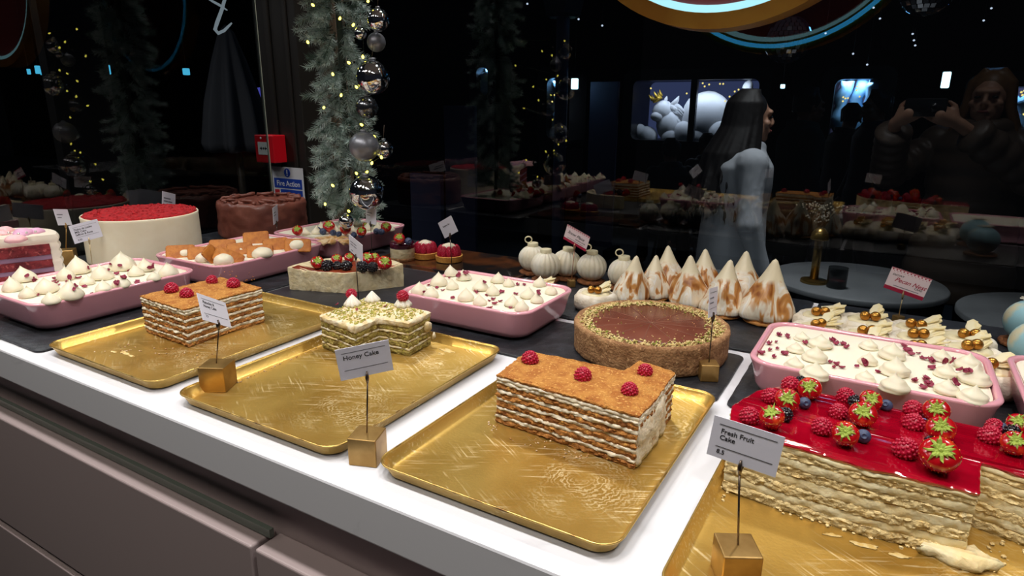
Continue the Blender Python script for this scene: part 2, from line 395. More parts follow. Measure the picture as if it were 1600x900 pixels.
def filling(name, x0, x1, y0, y1, label, z=.0475, m=None, seed=0, cat='dessert'):
    "a set pudding that fills a dish: outline follows the inner wall"
    cx, cy = (x0+x1)/2, (y0+y1)/2; hx, hy = (x1-x0)/2, (y1-y0)/2; rg = []
    for d, zz in ((.030, .0126), (.018, .0200), (.0118, .036), (.0090, z-.0008), (.0095, z)):
        rg.append([(p[0], p[1], zz) for p in rrect(hx-d, hy-d, .029, 8)])
    v, f = loft(rg, True, False)
    n0 = len(v)-len(rg[-1]); out = list(range(n0, len(v)))
    rings = [out]
    for k in (.93, .82, .66, .5, .33, .16):
        b = len(v); v += [Vector((v[i].x*k, v[i].y*k, z+.0012*noise.noise(Vector((v[i].x*k*60, v[i].y*k*60, seed))))) for i in out]; rings.append(list(range(b, len(v))))
    for A, B in zip(rings, rings[1:]):
        for i in range(len(A)): j = (i+1) % len(A); f.append((A[i], A[j], B[j], B[i]))
    f.append(tuple(rings[-1]))
    root = part(name, (v, f), m or M_CREAM, loc=(cx, cy, .0042))
    return tag(root, label, cat)
def kiss(seed, h=1.58, swirl=0, flat=0):
    pr = [(.80, 0), (.97, .08), (1.0, .22), (.93, .42), (.78, .62), (.58, .80), (.38, .96), (.21, 1.12), (.10, 1.25), (.04, 1.35), (0, 1.4)]
    pr2 = []
    for (r0, z0), (r1, z1) in zip(pr, pr[1:]): pr2 += [(r0, z0), ((r0+r1)/2, (z0+z1)/2)]
    pr2.append(pr[-1]); r = random.Random(seed); bx, by = r.uniform(-.14, .14), r.uniform(-.14, .14)
    v, f = lathe([(a, z*h/1.4) for a, z in pr2], 20, lambda a, q, z: q*(1+swirl*.06*math.sin(z*13+a)))
    v, f = jitter((v, f), .07, 1.6, seed)
    v = [Vector((p[0]+bx*max(0, p[2]-.5)**1.5, p[1]+by*max(0, p[2]-.5)**1.5, max(0, p[2]))) for p in v]
    return mesh('dollop', (v, f), M_PIPE)
KISS = [kiss(i) for i in range(5)]; KISSF = [kiss(10+i, 1.3, 1) for i in range(4)]
def dollop(parent, px, py, hw, z, kinds, name='dollop', lift=0):
    "px, py: foot of the dollop in the photograph; hw: half width in pixels"
    p = at(px, py, z); dep = (p-Vector((0, 0, H))).dot(FWD); r = hw*dep/F_PX
    p = p+Vector((p.x, p.y, 0)).normalized()*r*.78; r *= .93
    o = bpy.data.objects.new(name, rnd.choice(kinds)); link(o, parent)
    o.location = Vector((p.x, p.y, z+lift))-Vector((parent.location.x, parent.location.y, parent.location.z-T))
    o.scale = (r, r, r*rnd.uniform(.92, 1.08)); o.rotation_euler = (0, 0, rnd.uniform(0, 6.28)); return o
def petal_mesh(seed):
    r = random.Random(seed); v = []; n = 5
    for i in range(n):
        for j in range(n):
            u, w = i/(n-1)-.5, j/(n-1)-.5; k = 1-abs(u)**2*2.2
            v.append(Vector((u*1.0, w*.75*k, .30*(u*u*2+w*w*3)+.12*noise.noise(Vector((u*3, w*3, seed))))))
    f = [(i*n+j, (i+1)*n+j, (i+1)*n+j+1, i*n+j+1) for i in range(n-1) for j in range(n-1)]
    v2 = [p-Vector((0, 0, .035)) for p in v]; m = len(v)
    f2 = [tuple(reversed([i+m for i in q])) for q in f]
    ed = [i*n for i in range(n)]+[(n-1)*n+j for j in range(1, n)]+[i*n+n-1 for i in range(n-2, -1, -1)]+[j for j in range(n-2, 0, -1)]
    side = [(ed[(i+1) % len(ed)], ed[i], ed[i]+m, ed[(i+1) % len(ed)]+m) for i in range(len(ed))]
    return mesh('rose_petal', (v+v2, f+f2+side), M_PETAL)
BLOB = [mesh('dollop', jitter(lathe([(.78, 0), (.97, .12), (1, .32), (.93, .58), (.74, .80), (.46, .95), (.2, 1.02), (0, 1.04)], 20), .06, 1.4, i+50), M_PIPE) for i in range(3)]
PETALS = [petal_mesh(i) for i in range(5)]
def petals(tree, pts, label, group):
    for px, py in pts:
        for k in range(2 if rnd.random() < .35 else 1):
            l, n = hit(tree, px+(rnd.uniform(-4, 4) if k else 0), py+(rnd.uniform(-3, 3) if k else 0))
            if l is None: continue
            o = part('rose_petal', rnd.choice(PETALS), None, loc=l+n*.0012)
            q = n.to_track_quat('Z', 'Y').to_euler(); o.rotation_euler = q; o.rotation_euler.rotate_axis('Z', rnd.uniform(0, 6.28)); o.rotation_euler.rotate_axis('X', rnd.uniform(-.5, .5))
            o.scale = (rnd.uniform(.006, .0105),)*3
            tag(o, label, 'petal', group)
def grid(pts, ox, oy, s): return [(ox+p[0]/s, oy+p[1]/s)+tuple(q/s for q in p[2:]) for p in pts]
ZT = .0042+.0475
# left dish
DL = (-1.345, -1.128, .444, .728)
dish(*DL, 'pink dish of cream kisses by the left end of the gold trays')
fl = filling('milk_cake', *DL, 'cream topped milk cake with petals in the pink dish beside the pink layer cake', seed=1)
for p in grid([(100, 372, 75), (190, 300, 90), (215, 420, 65), (360, 385, 90), (395, 470, 72), (540, 440, 100), (505, 285, 72), (600, 240, 95), (665, 322, 58), (780, 285, 85), (790, 375, 65), (925, 345, 75), (935, 215, 105), (1035, 255, 62), (1105, 220, 70), (1170, 292, 55), (1280, 260, 80)], 0, 380, 4.848): dollop(fl, *p, ZT, KISS)
petals(bvh(fl, *fl.children), grid([(205, 250), (250, 270), (410, 270), (415, 295), (505, 295), (525, 260), (598, 270), (565, 325), (560, 352), (650, 335), (290, 400), (445, 323), (660, 190), (708, 395), (815, 205), (845, 160), (912, 172), (885, 305), (895, 230), (930, 263), (972, 205), (1040, 310), (1125, 187), (1160, 162)], 0, 380, 4.848), 'dried rose petal on the milk cake beside the pink layer cake', 'rose petals on the left dish')
# middle dish
DC = (-.712, -.455, .808, 1.000)
dish(*DC, 'pink dish of cream kisses behind the green pistachio cake')
fc = filling('milk_cake', *DC, 'cream topped milk cake with petals in the dish beside the chocolate tart', seed=2)
for p in grid([(275, 310, 72), (430, 242, 75), (525, 165, 62), (370, 335, 66), (535, 268, 54), (625, 198, 65), (755, 280, 70), (890, 220, 62), (850, 315, 60), (640, 362, 72), (750, 393, 62), (975, 245, 52), (1125, 340, 68), (1215, 248, 58), (1305, 308, 56), (1195, 375, 58), (1000, 405, 66), (1075, 440, 62)], 600, 400, 5): dollop(fc, *p, ZT, KISS)
petals(bvh(fc, *fc.children), grid([(315, 220), (415, 255), (460, 275), (350, 235), (310, 280), (510, 180), (575, 140), (632, 140), (535, 335), (780, 208), (865, 215), (945, 170), (1040, 230), (1095, 232), (1195, 175), (1215, 280), (905, 295), (810, 305), (725, 295), (820, 357), (865, 380), (910, 362), (988, 412), (830, 412), (1040, 305), (1410, 265), (860, 340)], 600, 400, 5), 'dried rose petal on the milk cake beside the chocolate tart', 'rose petals on the middle dish')
# right dish
DR = (-.130, .138, .800, .992)
dish(*DR, 'large pink dish of cream kisses behind the fresh fruit cake')
fr = filling('milk_cake', *DR, 'cream topped milk cake with three clusters of swirls behind the fresh fruit cake', seed=3)
for px, py, hw in ((1252, 532, 14), (1280, 545, 22), (1242, 551, 16), (1272, 566, 22.5), (1240, 577, 18), (1271, 594, 26), (1356, 546, 17), (1392, 562, 23), (1355, 570, 17), (1396, 588, 26), (1351, 597, 18), (1395, 615, 27), (1469, 564, 17.5), (1511, 578, 24), (1476, 590, 20), (1520, 602, 28), (1478, 617, 23), (1518, 631, 27)): dollop(fr, px, py+2, hw*.9, ZT, KISSF)
petals(bvh(fr, *fr.children), grid([(430, 245), (510, 260), (350, 330), (412, 315), (352, 385), (288, 418), (385, 445), (485, 420), (415, 372), (665, 325), (940, 330), (912, 305), (998, 335), (1030, 362), (880, 493), (940, 505), (920, 535), (985, 540), (1115, 530), (1200, 485), (1305, 580)], 1140, 480, 5.623)+grid([(205, 310), (230, 345), (262, 350), (265, 375), (325, 370), (365, 410), (430, 435), (420, 420), (425, 485), (525, 415), (603, 430), (655, 500), (715, 505), (602, 582), (298, 580), (365, 575), (400, 600), (358, 638), (420, 605)], 1370, 480, 5), 'dried rose petal on the milk cake behind the fresh fruit cake', 'rose petals on the right dish')
# the sliver of a dish at the edge
DX = (.156, .42, .80, 1.012)
dish(*DX, 'pink dish at the edge of the photo right of the fresh fruit cake')
filling('milk_cake', *DX, 'plain cream filling of the pink dish cut off by the photo edge', seed=4)
# dish with upright biscuits
DB = (-1.345, -1.112, .756, 1.042)
dish(*DB, 'pink dish of upright brown biscuits in front of the red velvet cake')
fb = filling('biscuit_cake', *DB, 'cream pudding with biscuits standing in it before the red velvet cake', seed=5)
for p in grid([(335, 285, 62), (490, 335, 62), (955, 160, 56), (690, 225, 52), (820, 258, 58), (1000, 300, 80), (1140, 200, 60), (1290, 230, 80), (665, 360, 75)], 230, 350, 5.517): dollop(fb, p[0], p[1], p[2]*1.2, ZT, BLOB)
M_BISC = mat('caramel_biscuit', (198, 124, 44), .6, c2=(172, 98, 32), scale=60, bump=.3, bscale=250)
def biscuit():
    R = rrect(.0300, .0165, .006, 5); P = resample([Vector(p) for p in R], .0009); q = []
    for i, p in enumerate(P): q.append(p*(1+.022*math.sin(i*PI/2)))
    return mesh('biscuit', loft([[(p.x*k, z, p.y*k) for p in q] for k, z in ((.93, .0026), (1, .0015), (1, -.0015), (.93, -.0026))][::1]), M_BISC)
BM = biscuit()
bl = [(290, 215, 'farthest left of the dish'), (470, 225, 'second from the left end of the dish'), (650, 160, 'half hidden in the back row of the dish'), (800, 190, 'in the middle back row beside the half hidden one'), (940, 95, 'highest of the dish, before the chocolate cake'), (1110, 150, 'second from the dish end by the fruit pavlova'), (1300, 158, 'nearest the fruit pavlova dish'), (975, 210, 'in the middle front row of the dish'), (585, 262, 'leaning on its side near the front of the dish'), (705, 262, 'tipped over a dollop at the front corner of the dish')]
for i, (px, py, lb) in enumerate(bl):
    q = (230+px/5.517, 350+(py+44)/5.517); p = at(*q, ZT+.006)
    o = part('biscuit', BM, None, loc=(p.x, p.y, p.z+.0045), sharp=.5); s = rnd.uniform(.86, .95); o.scale = (s, 1, s)
    o.rotation_euler = (rnd.uniform(-.72, -.5), rnd.uniform(-.08, .12), .95+rnd.uniform(-.2, .15))
    if i == 8: o.rotation_euler = (-.2, .9, 1.35)
    if i == 9: o.rotation_euler = (-.5, .45, .8)
    tag(o, 'caramel biscuit '+lb, 'biscuit', 'biscuits standing in the pink dish')
# crumbs on that dish
def crumbs(pts, m, z, size, name, label, n=1):
    vf = []
    for px, py in pts:
        p = at(px, py, z); s = size*rnd.uniform(.5, 1.3)
        vf.append(jitter(ico(s, 1, (p.x, p.y, z+s*.55), (1, rnd.uniform(.7, 1.2), .7)), s*.35, 700, rnd.random()*9))
    o = part(name, join(*vf), m, smooth=False); return tag(o, label, 'crumbs', kind='stuff')
M_CRUMB = mat('sponge_crumb', (176, 124, 66), .8, c2=(226, 200, 160), scale=200)
crumbs([(252+rnd.gauss(0, 1)*8+i*3.2, 398+i*.9+rnd.gauss(0, 1)*6) for i in range(46)], M_BISC, ZT, .0012, 'biscuit_crumbs', 'brown biscuit crumbs scattered on the cream under the biscuits')
# ================================================================== berries
M_RASP = mat('raspberry_skin', (196, 20, 62), .38, c2=(160, 8, 44), scale=200, sss=.1, spec=.6)
M_BLACK = mat('blackberry_skin', (22, 14, 24), .22, spec=.8)
M_STRAW = mat('strawberry_skin', (176, 10, 22), .2, c2=(222, 74, 30), scale=1.0, lo=.54, hi=.70, coat=.5)
M_SEED = mat('strawberry_seed', (232, 170, 70), .5)
M_LEAF = mat('strawberry_leaf', (128, 160, 44), .55, c2=(180, 190, 90), scale=160)
M_BLUE = mat('blueberry_skin', (40, 48, 78), .45, c2=(78, 92, 124), scale=110)
def druplets(shape, n, r, s, seed):
    "small beads spread over a body; shape(t) gives radius and height for t in 0..1"
    vf = [lathe([shape(t/8) for t in range(9)], 14)]; R = random.Random(seed); k = 0
    for i in range(n):
        t = (i+.5)/n; rr, z = shape(t); a = i*2.39996
        vf.append(ico(r*R.uniform(.9, 1.12), s, (rr*math.cos(a), rr*math.sin(a), z)))
    return join(*vf)
def rasp_shape(t):
    a = -1.15+t*(PI/2+1.15); return (max(0, math.cos(a))*.88, math.sin(a)*.92 if a > 0 else math.sin(a)*.62)
def rasp_mesh(m, name, n=58, r=.19, seed=1, s=1): return mesh(name, druplets(rasp_shape, n, r, s, seed), m)
RASP = [rasp_mesh(M_RASP, 'raspberry', 96, .15, i) for i in range(3)]
BLACK = [rasp_mesh(M_BLACK, 'blackberry', 56, .2, i+5) for i in range(2)]
def strawberry_proto():
    root = empty('strawberry', (0, 0, -5), 'x', 'strawberry')
    prof = [(0, -1.22), (.14, -1.16), (.30, -.98), (.50, -.66), (.69, -.28), (.84, .1), (.88, .36), (.80, .58), (.6, .72), (.34, .77), (0, .74)]
    b = jitter(lathe(prof, 22), .05, 1.7, 3); part('flesh', b, M_STRAW, root, loc=(0, 0, 0))
    vf = []
    for i in range(90):
        z = -1.08+1.68*(i+.5)/90; a = i*2.39996
        for (r0, z0), (r1, z1) in zip(prof, prof[1:]):
            if z0 <= z <= z1: rr = r0+(r1-r0)*(z-z0)/(z1-z0); break
        else: continue
        vf.append(ico(.036, 1, (rr*.985*math.cos(a), rr*.985*math.sin(a), z), (1, 1, 1.5)))
    part('seeds', join(*vf), M_SEED, root, loc=(0, 0, 0))
    v, f = [], []
    for i in range(15):
        a = 2*PI*i/15+.15*math.sin(i*5); L = .52+.16*math.sin(i*3.3); d = Vector((math.cos(a), math.sin(a), 0)); s = Vector((-d.y, d.x, 0)); b0 = len(v)
        row = [(.05, .05, .77), (.3*L+.1, .085, .84), (.6*L+.1, .07, .86+.10*math.sin(i*2)), (.98*L+.1, .010, .82+.24*math.sin(i*1.7))]
        for th in (0, -.03):
            for x, w, z in row: v += [d*x-s*w+Vector((0, 0, z+th)), d*x+Vector((0, 0, z+.035+th)), d*x+s*w+Vector((0, 0, z+th))]
        for k in range(3):
            for c in range(2):
                q = (b0+k*3+c, b0+k*3+c+1, b0+k*3+c+4, b0+k*3+c+3); f.append(q); f.append(tuple(reversed([i_+12 for i_ in q])))
            f.append((b0+k*3, b0+k*3+3, b0+k*3+15, b0+k*3+12)); f.append((b0+k*3+5, b0+k*3+2, b0+k*3+14, b0+k*3+17))
    v2, f2 = ico(.12, 1, (0, 0, .82), (1, 1, .8)); n = len(v); v += v2; f += [tuple(i+n for i in q) for q in f2]
    part('calyx', (v, f), M_LEAF, root, loc=(0, 0, 0), smooth=False)
    return root
STRAW = strawberry_proto()
BLUEM = mesh('blueberry', join(lathe([(0, -.82), (.45, -.74), (.82, -.42), (.98, 0), (.88, .45), (.55, .72), (.36, .80), (.40, .90), (.30, .86), (.2, .74), (0, .70)], 20)), M_BLUE)
def aim(d, spin): return (d.to_track_quat('Z', 'Y').to_matrix() @ Matrix.Rotation(spin, 3, 'Z')).to_euler()
def cam_dir(p): return (Vector((0, 0, H))-p).normalized()
def px_r(p, px): return px*(p-Vector((0, 0, H))).dot(FWD)/F_PX
def put(kind, px, py, rpx, z, label, group, lean=.5, spin=None, sink=.82):
    "px, py: middle of the berry in the photograph, rpx: its radius there, z: the surface it lies on"
    p = at(px, py, z+.01); r = px_r(p, rpx); p = at(px, py, z+r*sink); r = px_r(p, rpx); p = at(px, py, z+r*sink)
    spin = rnd.uniform(0, 6.28) if spin is None else spin
    up = Vector((rnd.uniform(-.25, .25), rnd.uniform(-.25, .25), 1)).normalized()
    if kind == 'strawberry':
        d = (cam_dir(p)*(1-lean)+Vector((rnd.uniform(-.25, .25), rnd.uniform(-.2, .2), .55))*lean).normalized()
        return dup(STRAW, p, aim(d, spin), label, group, r*1.05)
    me = {'raspberry': RASP, 'blackberry': BLACK, 'blueberry': [BLUEM]}[kind]
    if kind == 'blackberry': up = Vector((rnd.uniform(-.8, .8), rnd.uniform(-.8, .3), .5)).normalized()
    if kind == 'blueberry': up = (cam_dir(p)+Vector((rnd.uniform(-.6, .9), 0, rnd.uniform(-.2, .6)))).normalized()
    o = part(kind, rnd.choice(me), None, loc=p, rot=aim(up, spin)); o.scale = (r,)*3
    return tag(o, label, kind, group)

# ================================================================== layered cakes
M_HONEY = mat('honey_sponge', (190, 126, 58), .8, c2=(140, 82, 34), scale=90, lo=.45, hi=.68, bump=.9, bscale=230, c3=(214, 156, 74), scale3=150, lo3=.6, hi3=.66)
M_HCREAM = mat('honey_cream', (246, 232, 206), .55, c2=(226, 194, 150), scale=90, lo=.55, hi=.75, bump=.5, bscale=160, sss=.1)
M_HTOP = mat('honey_crumb', (202, 138, 62), .85, c2=(178, 108, 42), scale=70, bump=.9, bscale=420, c3=(224, 170, 92), scale3=300, lo3=.58, hi3=.64)
M_PIST = mat('pistachio_sponge', (186, 166, 88), .85, c2=(142, 120, 58), scale=110, lo=.42, hi=.62, bump=.9, bscale=240, c3=(170, 158, 60), scale3=140, lo3=.6, hi3=.66)
M_PCREAM = mat('pistachio_cream', (240, 226, 196), .55, c2=(222, 196, 140), scale=70, bump=.5, bscale=160, sss=.1)
M_VAN = mat('vanilla_sponge', (250, 224, 164), .85, c2=(240, 202, 130), scale=60, lo=.5, hi=.7, bump=.9, bscale=190, c3=(240, 218, 166), scale3=120, lo3=.58, hi3=.66)
M_VCREAM = mat('vanilla_cream', (250, 236, 194), .5, c2=(244, 220, 164), scale=40, bump=.5, bscale=110, sss=.1)
M_GLAZE = mat('red_fruit_glaze', (146, 2, 26), .08, c2=(168, 8, 36), scale=16, coat=.8, spec=.6, bump=.05, bscale=40)
def layered(name, poly, layers, base, label, lean=(0, 0), tilt=None, seed=0, cat='cake'):
    cx = sum(p[0] for p in poly)/len(poly); cy = sum(p[1] for p in poly)/len(poly)
    root = empty(name, (cx, cy, 0), label, cat); z = base
    L = [(p[0]-cx, p[1]-cy) for p in poly]
    for i, (nm, h, m, out, amp, opt) in enumerate(layers):
        P = [tuple(p) for p in inset(L, -out)] if out else L
        tl = (lambda x, y: tilt(x+cx, y+cy)) if tilt else None
        vf = slab(P, z, z+h, amp, opt.get('fr', 150), seed+i*3, opt.get('step', .0032), opt.get('zn', 4), opt.get('zamp', .0012), lean, tl, opt.get('top_in', 0))
        part(nm, vf, m, root, loc=(0, 0, 0), smooth=True, sharp=.8); z += h
    return root
def honey_layers(n, h, top=.0035, m=M_HONEY, c=M_HCREAM):
    k = (h-top-.004)/(n*2); out = []
    for i in range(n):
        out.append(('sponge_layer', k*1.12, m, 0, .0017, {'fr': 260, 'step': .0025}))
        out.append(('cream_layer', k*.88, c, .0001, .0017, {'fr': 170}))
    out += [('cream_layer', .004, c, .0006, .0014, {'fr': 140}), ('crumb_topping', top, M_HTOP, .0005, .0012, {'fr': 180, 'top_in': .002})]
    return out
layered('honey_cake', [(-1.018, .548), (-.966, .544), (-.892, .541), (-.896, .612), (-.893, .682), (-.955, .688), (-1.012, .690), (-1.016, .62)], honey_layers(5, .061), .0035, 'brown layered cake with four raspberries on the far left gold tray', lean=(-.05, .03), seed=1)
layered('honey_cake', [(-.364, .580), (-.276, .574), (-.188, .566), (-.186, .615), (-.189, .652), (-.190, .694), (-.238, .708), (-.243, .668), (-.31, .667), (-.371, .664)], honey_layers(5, .0605), .0035, 'long layered honey cake with four raspberries on the middle gold tray', lean=(.02, .03), seed=21)
def smear(pts, m, root, r):
    vf = []
    for (x, y, z) in pts: vf.append(jitter(ico(r*rnd.uniform(.7, 1.2), 2, (x, y, z), (.5, 1.2, 1.1)), r*.35, 150, rnd.random()*9))
    return vf
hc = [o for o in C.objects if o.name.startswith('honey_cake')][-1]
v, f = slab([(.0, -.058), (.006, -.058), (.009, -.02), (.007, .03), (.0, .03)], .004, .052, .003, 70, 5, .004, 8, .002)
part('cream_end', move((v, f), (-.192-hc.location.x, .628-hc.location.y, 0)), M_HCREAM, hc, loc=(0, 0, 0))
# pistachio cake with a notch facing the viewer
PL = []
for i in range(4): PL += [('sponge_layer', .0086, M_PIST, 0, .0017, {'fr': 280, 'step': .0025}), ('cream_layer', .0032 if i < 3 else .0095, M_PCREAM, .0002 if i < 3 else .0012, .0015, {'fr': 110, 'top_in': 0 if i < 3 else .0025})]
pist = layered('pistachio_cake', [(-.716, .645), (-.672, .638), (-.632, .630), (-.635, .683), (-.612, .685), (-.582, .688), (-.586, .745), (-.65, .748), (-.722, .748), (-.718, .70)], PL, .0035, 'green pistachio layer cake topped with nuts on the half empty tray', lean=(-.02, .02), seed=41)
# fresh fruit cake
FL = [('sponge_layer', .010, M_VAN, 0, .0015, {'fr': 330, 'step': .0022, 'zn': 6}), ('cream_layer', .0075, M_VCREAM, -.0002, .0009, {}), ('sponge_layer', .0095, M_VAN, 0, .0015, {'fr': 330, 'step': .0022, 'zn': 6}), ('cream_layer', .0085, M_VCREAM, -.0002, .0009, {}), ('sponge_layer', .0095, M_VAN, -.0005, .0015, {'fr': 330, 'step': .0022, 'zn': 6}), ('cream_layer', .0075, M_VCREAM, 0, .0009, {}), ('sponge_layer', .006, M_VAN, 0, .0014, {'fr': 330, 'step': .0022, 'zn': 5}), ('cream_layer', .0045, M_VCREAM, .0008, .0011, {}), ('glaze', .0032, M_GLAZE, .0006, .0007, {'fr': 70, 'top_in': .0018})]
def fr_tilt(x, y): return 1+.045*max(-1, min(1, -x/.09))*1.0
fruitc = layered('fresh_fruit_cake', [(-.101, .576), (-.05, .570), (.02, .568), (.093, .577), (.099, .634), (.16, .618), (.216, .61), (.216, .706), (.09, .711), (-.03, .706), (-.073, .700), (-.094, .672), (-.108, .62)], FL, .0035, 'fresh fruit cake with red glaze and berries in the right gold tray', lean=(0, 0), tilt=fr_tilt, seed=61)
ZF = .0035+.0667
zf = lambda px: ZF*fr_tilt(at(px, 660, ZF).x, 0)
# berries on the fresh fruit cake
q = lambda X, Y, r: (1040+X/2.6464, 560+Y/2.6464, r/2.6464)
GF = 'berries on the fresh fruit cake'
for X, Y, r, lb in [(503, 175, 56, 'second from the left end of the fresh fruit cake, orange shouldered'), (597, 128, 54, 'at the back left corner of the fresh fruit cake beside a raspberry'), (442, 250, 58, 'at the left end of the fresh fruit cake just above its sign'), (845, 180, 52, 'at the back middle of the fresh fruit cake'), (815, 237, 62, 'in the middle of the fresh fruit cake before the blackberry'), (745, 317, 60, 'beside the single blueberry at the front middle of the fruit cake'), (1120, 220, 58, 'at the back right of the main block of fruit cake'), (1138, 297, 63, 'behind the biggest strawberry of the fresh fruit cake'), (1130, 408, 88, 'biggest of all, at the front right corner of the red glaze'), (1462, 278, 52, 'at the right photo edge, rear one on the fruit cake'), (1440, 357, 60, 'at the right photo edge, front one on the fruit cake')]:
    put('strawberry', *q(X, Y, r*.93), zf(1040+X/2.6464), 'strawberry '+lb, GF, lean=rnd.uniform(.35, .7))
for X, Y, r, lb in [(517, 112, 38, 'at the back left beside the rearmost strawberry'), (432, 160, 38, 'left of the orange shouldered strawberry'), (346, 242, 42, 'on the left front corner of the fruit cake above the sign'), (745, 157, 37, 'at the back middle of the fruit cake'), (715, 224, 38, 'left of the strawberry in the cake middle'), (647, 287, 43, 'at the front middle of the fruit cake left of a strawberry'), (1023, 212, 39, 'at the back right of the fruit cake main block'), (1025, 270, 43, 'left of the strawberry behind the biggest one'), (990, 378, 52, 'beside the biggest strawberry at the cake front'), (1340, 325, 46, 'at the right photo edge beside two strawberries'), (1360, 285, 36, 'behind the raspberry at the right photo edge')]:
    put('raspberry', *q(X, Y, r), zf(1040+X/2.6464), 'raspberry '+lb, GF, sink=.5)
for X, Y, r, lb in [(562, 97, 24, 'half hidden behind the strawberry at the back left of the fruit cake'), (497, 234, 32, 'between two strawberries at the left end of the fruit cake'), (785, 186, 34, 'in front of the back middle strawberry of the fruit cake'), (1094, 343, 22, 'peeping from behind the biggest strawberry'), (1430, 305, 32, 'between the two strawberries at the right photo edge')]:
    put('blackberry', *q(X, Y, r), zf(1040+X/2.6464), 'blackberry '+lb, GF, sink=.7)
for X, Y, r, lb in [(574, 185, 26, 'beside the orange shouldered strawberry'), (912, 195, 26, 'at the back middle of the fruit cake'), (818, 322, 30, 'at the front middle of the fruit cake right of a strawberry'), (1388, 288, 25, 'at the right photo edge behind a raspberry')]:
    put('blueberry', *q(X, Y, r), zf(1040+X/2.6464), 'blueberry '+lb, GF)
# raspberries on the two honey cakes
for px, py, r, lb in [(267.8, 452.5, 11, 'at the left end of the far left layered cake'), (291.7, 460, 10.5, 'second from the left end of the far left layered cake'), (331, 439, 9, 'at the back of the far left layered cake'), (364.7, 444.5, 10.5, 'above the sign at the right end of the far left layered cake')]:
    put('raspberry', px, py, r, .0035+.060, 'raspberry '+lb, 'raspberries on the far left honey cake', sink=.45)
for px, py, r, lb in [(828, 562, 14, 'at the left end of the middle honey cake'), (910.5, 587.5, 14.5, 'in the middle of the middle honey cake'), (1008, 580.5, 12.5, 'at the back right corner of the middle honey cake'), (983.5, 611, 14, 'at the front right of the middle honey cake')]:
    put('raspberry', px, py, r, .0035+.059, 'raspberry '+lb, 'raspberries on the middle honey cake', sink=.45)
# pistachio topping: stars of cream, nuts, two raspberries
def star():
    pr = [(.75, 0), (1, .12), (.95, .4), (.7, .75), (.4, 1.1), (.14, 1.4), (0, 1.5)]
    return mesh('cream_star', lathe(pr, 32, lambda a, r, z: r*(1+.22*math.cos(a*8+z*1.2))), mat('whipped_cream', (252, 246, 232), .45, sss=.1))
ST = star(); ZP = .0035+.0535
for px, py, hw in ((551, 478, 11.5), (582, 471, 10.5), (630, 479, 12)):
    p = at(px, py, ZP); r = px_r(p, hw); o = bpy.data.objects.new('cream_star', ST); link(o, pist); o.location = p-Vector((pist.location.x, pist.location.y, 0)); o.scale = (r, r, r*1.1)
put('raspberry', 549, 460, 9, ZP+.012, 'raspberry behind the left cream star of the green pistachio cake', 'raspberries on the pistachio cake', sink=.5)
put('raspberry', 629, 463.5, 10, ZP+.012, 'raspberry behind the right cream star of the green pistachio cake', 'raspberries on the pistachio cake', sink=.5)
M_NUT = mat('chopped_pistachio', (150, 150, 52), .7, c2=(196, 180, 96), scale=160, c3=(110, 84, 40), scale3=110, lo3=.62, hi3=.68)
topP = [Vector(p) for p in ((-.716, .645), (-.632, .630), (-.635, .683), (-.582, .688), (-.586, .745), (-.722, .748))]
def inside(p, poly):
    c = False; j = len(poly)-1
    for i in range(len(poly)):
        a, b = poly[i], poly[j]
        if (a[1] > p[1]) != (b[1] > p[1]) and p[0] < (b[0]-a[0])*(p[1]-a[1])/(b[1]-a[1])+a[0]: c = not c
        j = i
    return c
vf = []; tp = inset(topP, .004)
while len(vf) < 620:
    x, y = rnd.uniform(-.722, -.582), rnd.uniform(.63, .748)
    if inside((x, y), tp):
        vf.append(jitter(ico(rnd.uniform(.0007, .0017), 1, (x-.02*.06, y+.02*.06, ZP+.0006), (1, 1.5, .8)), .0007, 600, len(vf)))
o = part('chopped_nuts', move(join(*vf), (-pist.location.x, -pist.location.y, 0)), M_NUT, pist, loc=(0, 0, 0), smooth=False); tag(o, kind='stuff')
for px, py in ((527, 476), (558, 484), (602, 479)):
    p = at(px, py, ZP+.001); o = part('rose_petal', rnd.choice(PETALS), None, loc=p, rot=(.3, .2, rnd.uniform(0, 6))); o.scale = (.006,)*3
    tag(o, 'dried rose petal among the nuts on the green pistachio cake', 'petal', 'petals on the pistachio cake')
o = part('cream_drip', join(jitter(ico(.008, 2, (-.583-pist.location.x, .735-pist.location.y, .036), (.6, 1, 1)), .003, 160, 1), jitter(ico(.005, 2, (-.577-pist.location.x, .742-pist.location.y, .02), (.6, .8, 1.2)), .002, 160, 2)), M_PCREAM, pist, loc=(0, 0, 0))
# loose crumbs on the trays
def scatter(cx, cy, sx, sy, n): return [(rnd.gauss(cx, sx), rnd.gauss(cy, sy)) for i in range(n)]
crumbs(scatter(190, 548, 14, 5, 26)+scatter(300, 552, 40, 5, 20), M_CRUMB, .003, .0013, 'cake_crumbs', 'loose crumbs on the far left gold tray')
crumbs([(497-i*4.2+rnd.gauss(0, 2), 542+i*1.9+rnd.gauss(0, 1.5)) for i in range(34)]+scatter(733, 549, 8, 2, 4), M_CRUMB, .003, .0013, 'cake_crumbs', 'loose crumbs along the edge of the half empty gold tray')
crumbs(scatter(830, 690, 22, 6, 16)+scatter(905, 712, 22, 5, 22)+scatter(768, 668, 5, 5, 14), M_CRUMB, .003, .0013, 'cake_crumbs', 'loose crumbs in front of the middle honey cake')
crumbs([(1220+i*7.4+rnd.gauss(0, 3), 800+i*1.9+rnd.gauss(0, 4)) for i in range(46)]+scatter(1135, 760, 7, 12, 30)+scatter(1560, 860, 30, 14, 30), M_VAN, .003, .0017, 'cake_crumbs', 'pale crumbs along the foot of the fresh fruit cake')
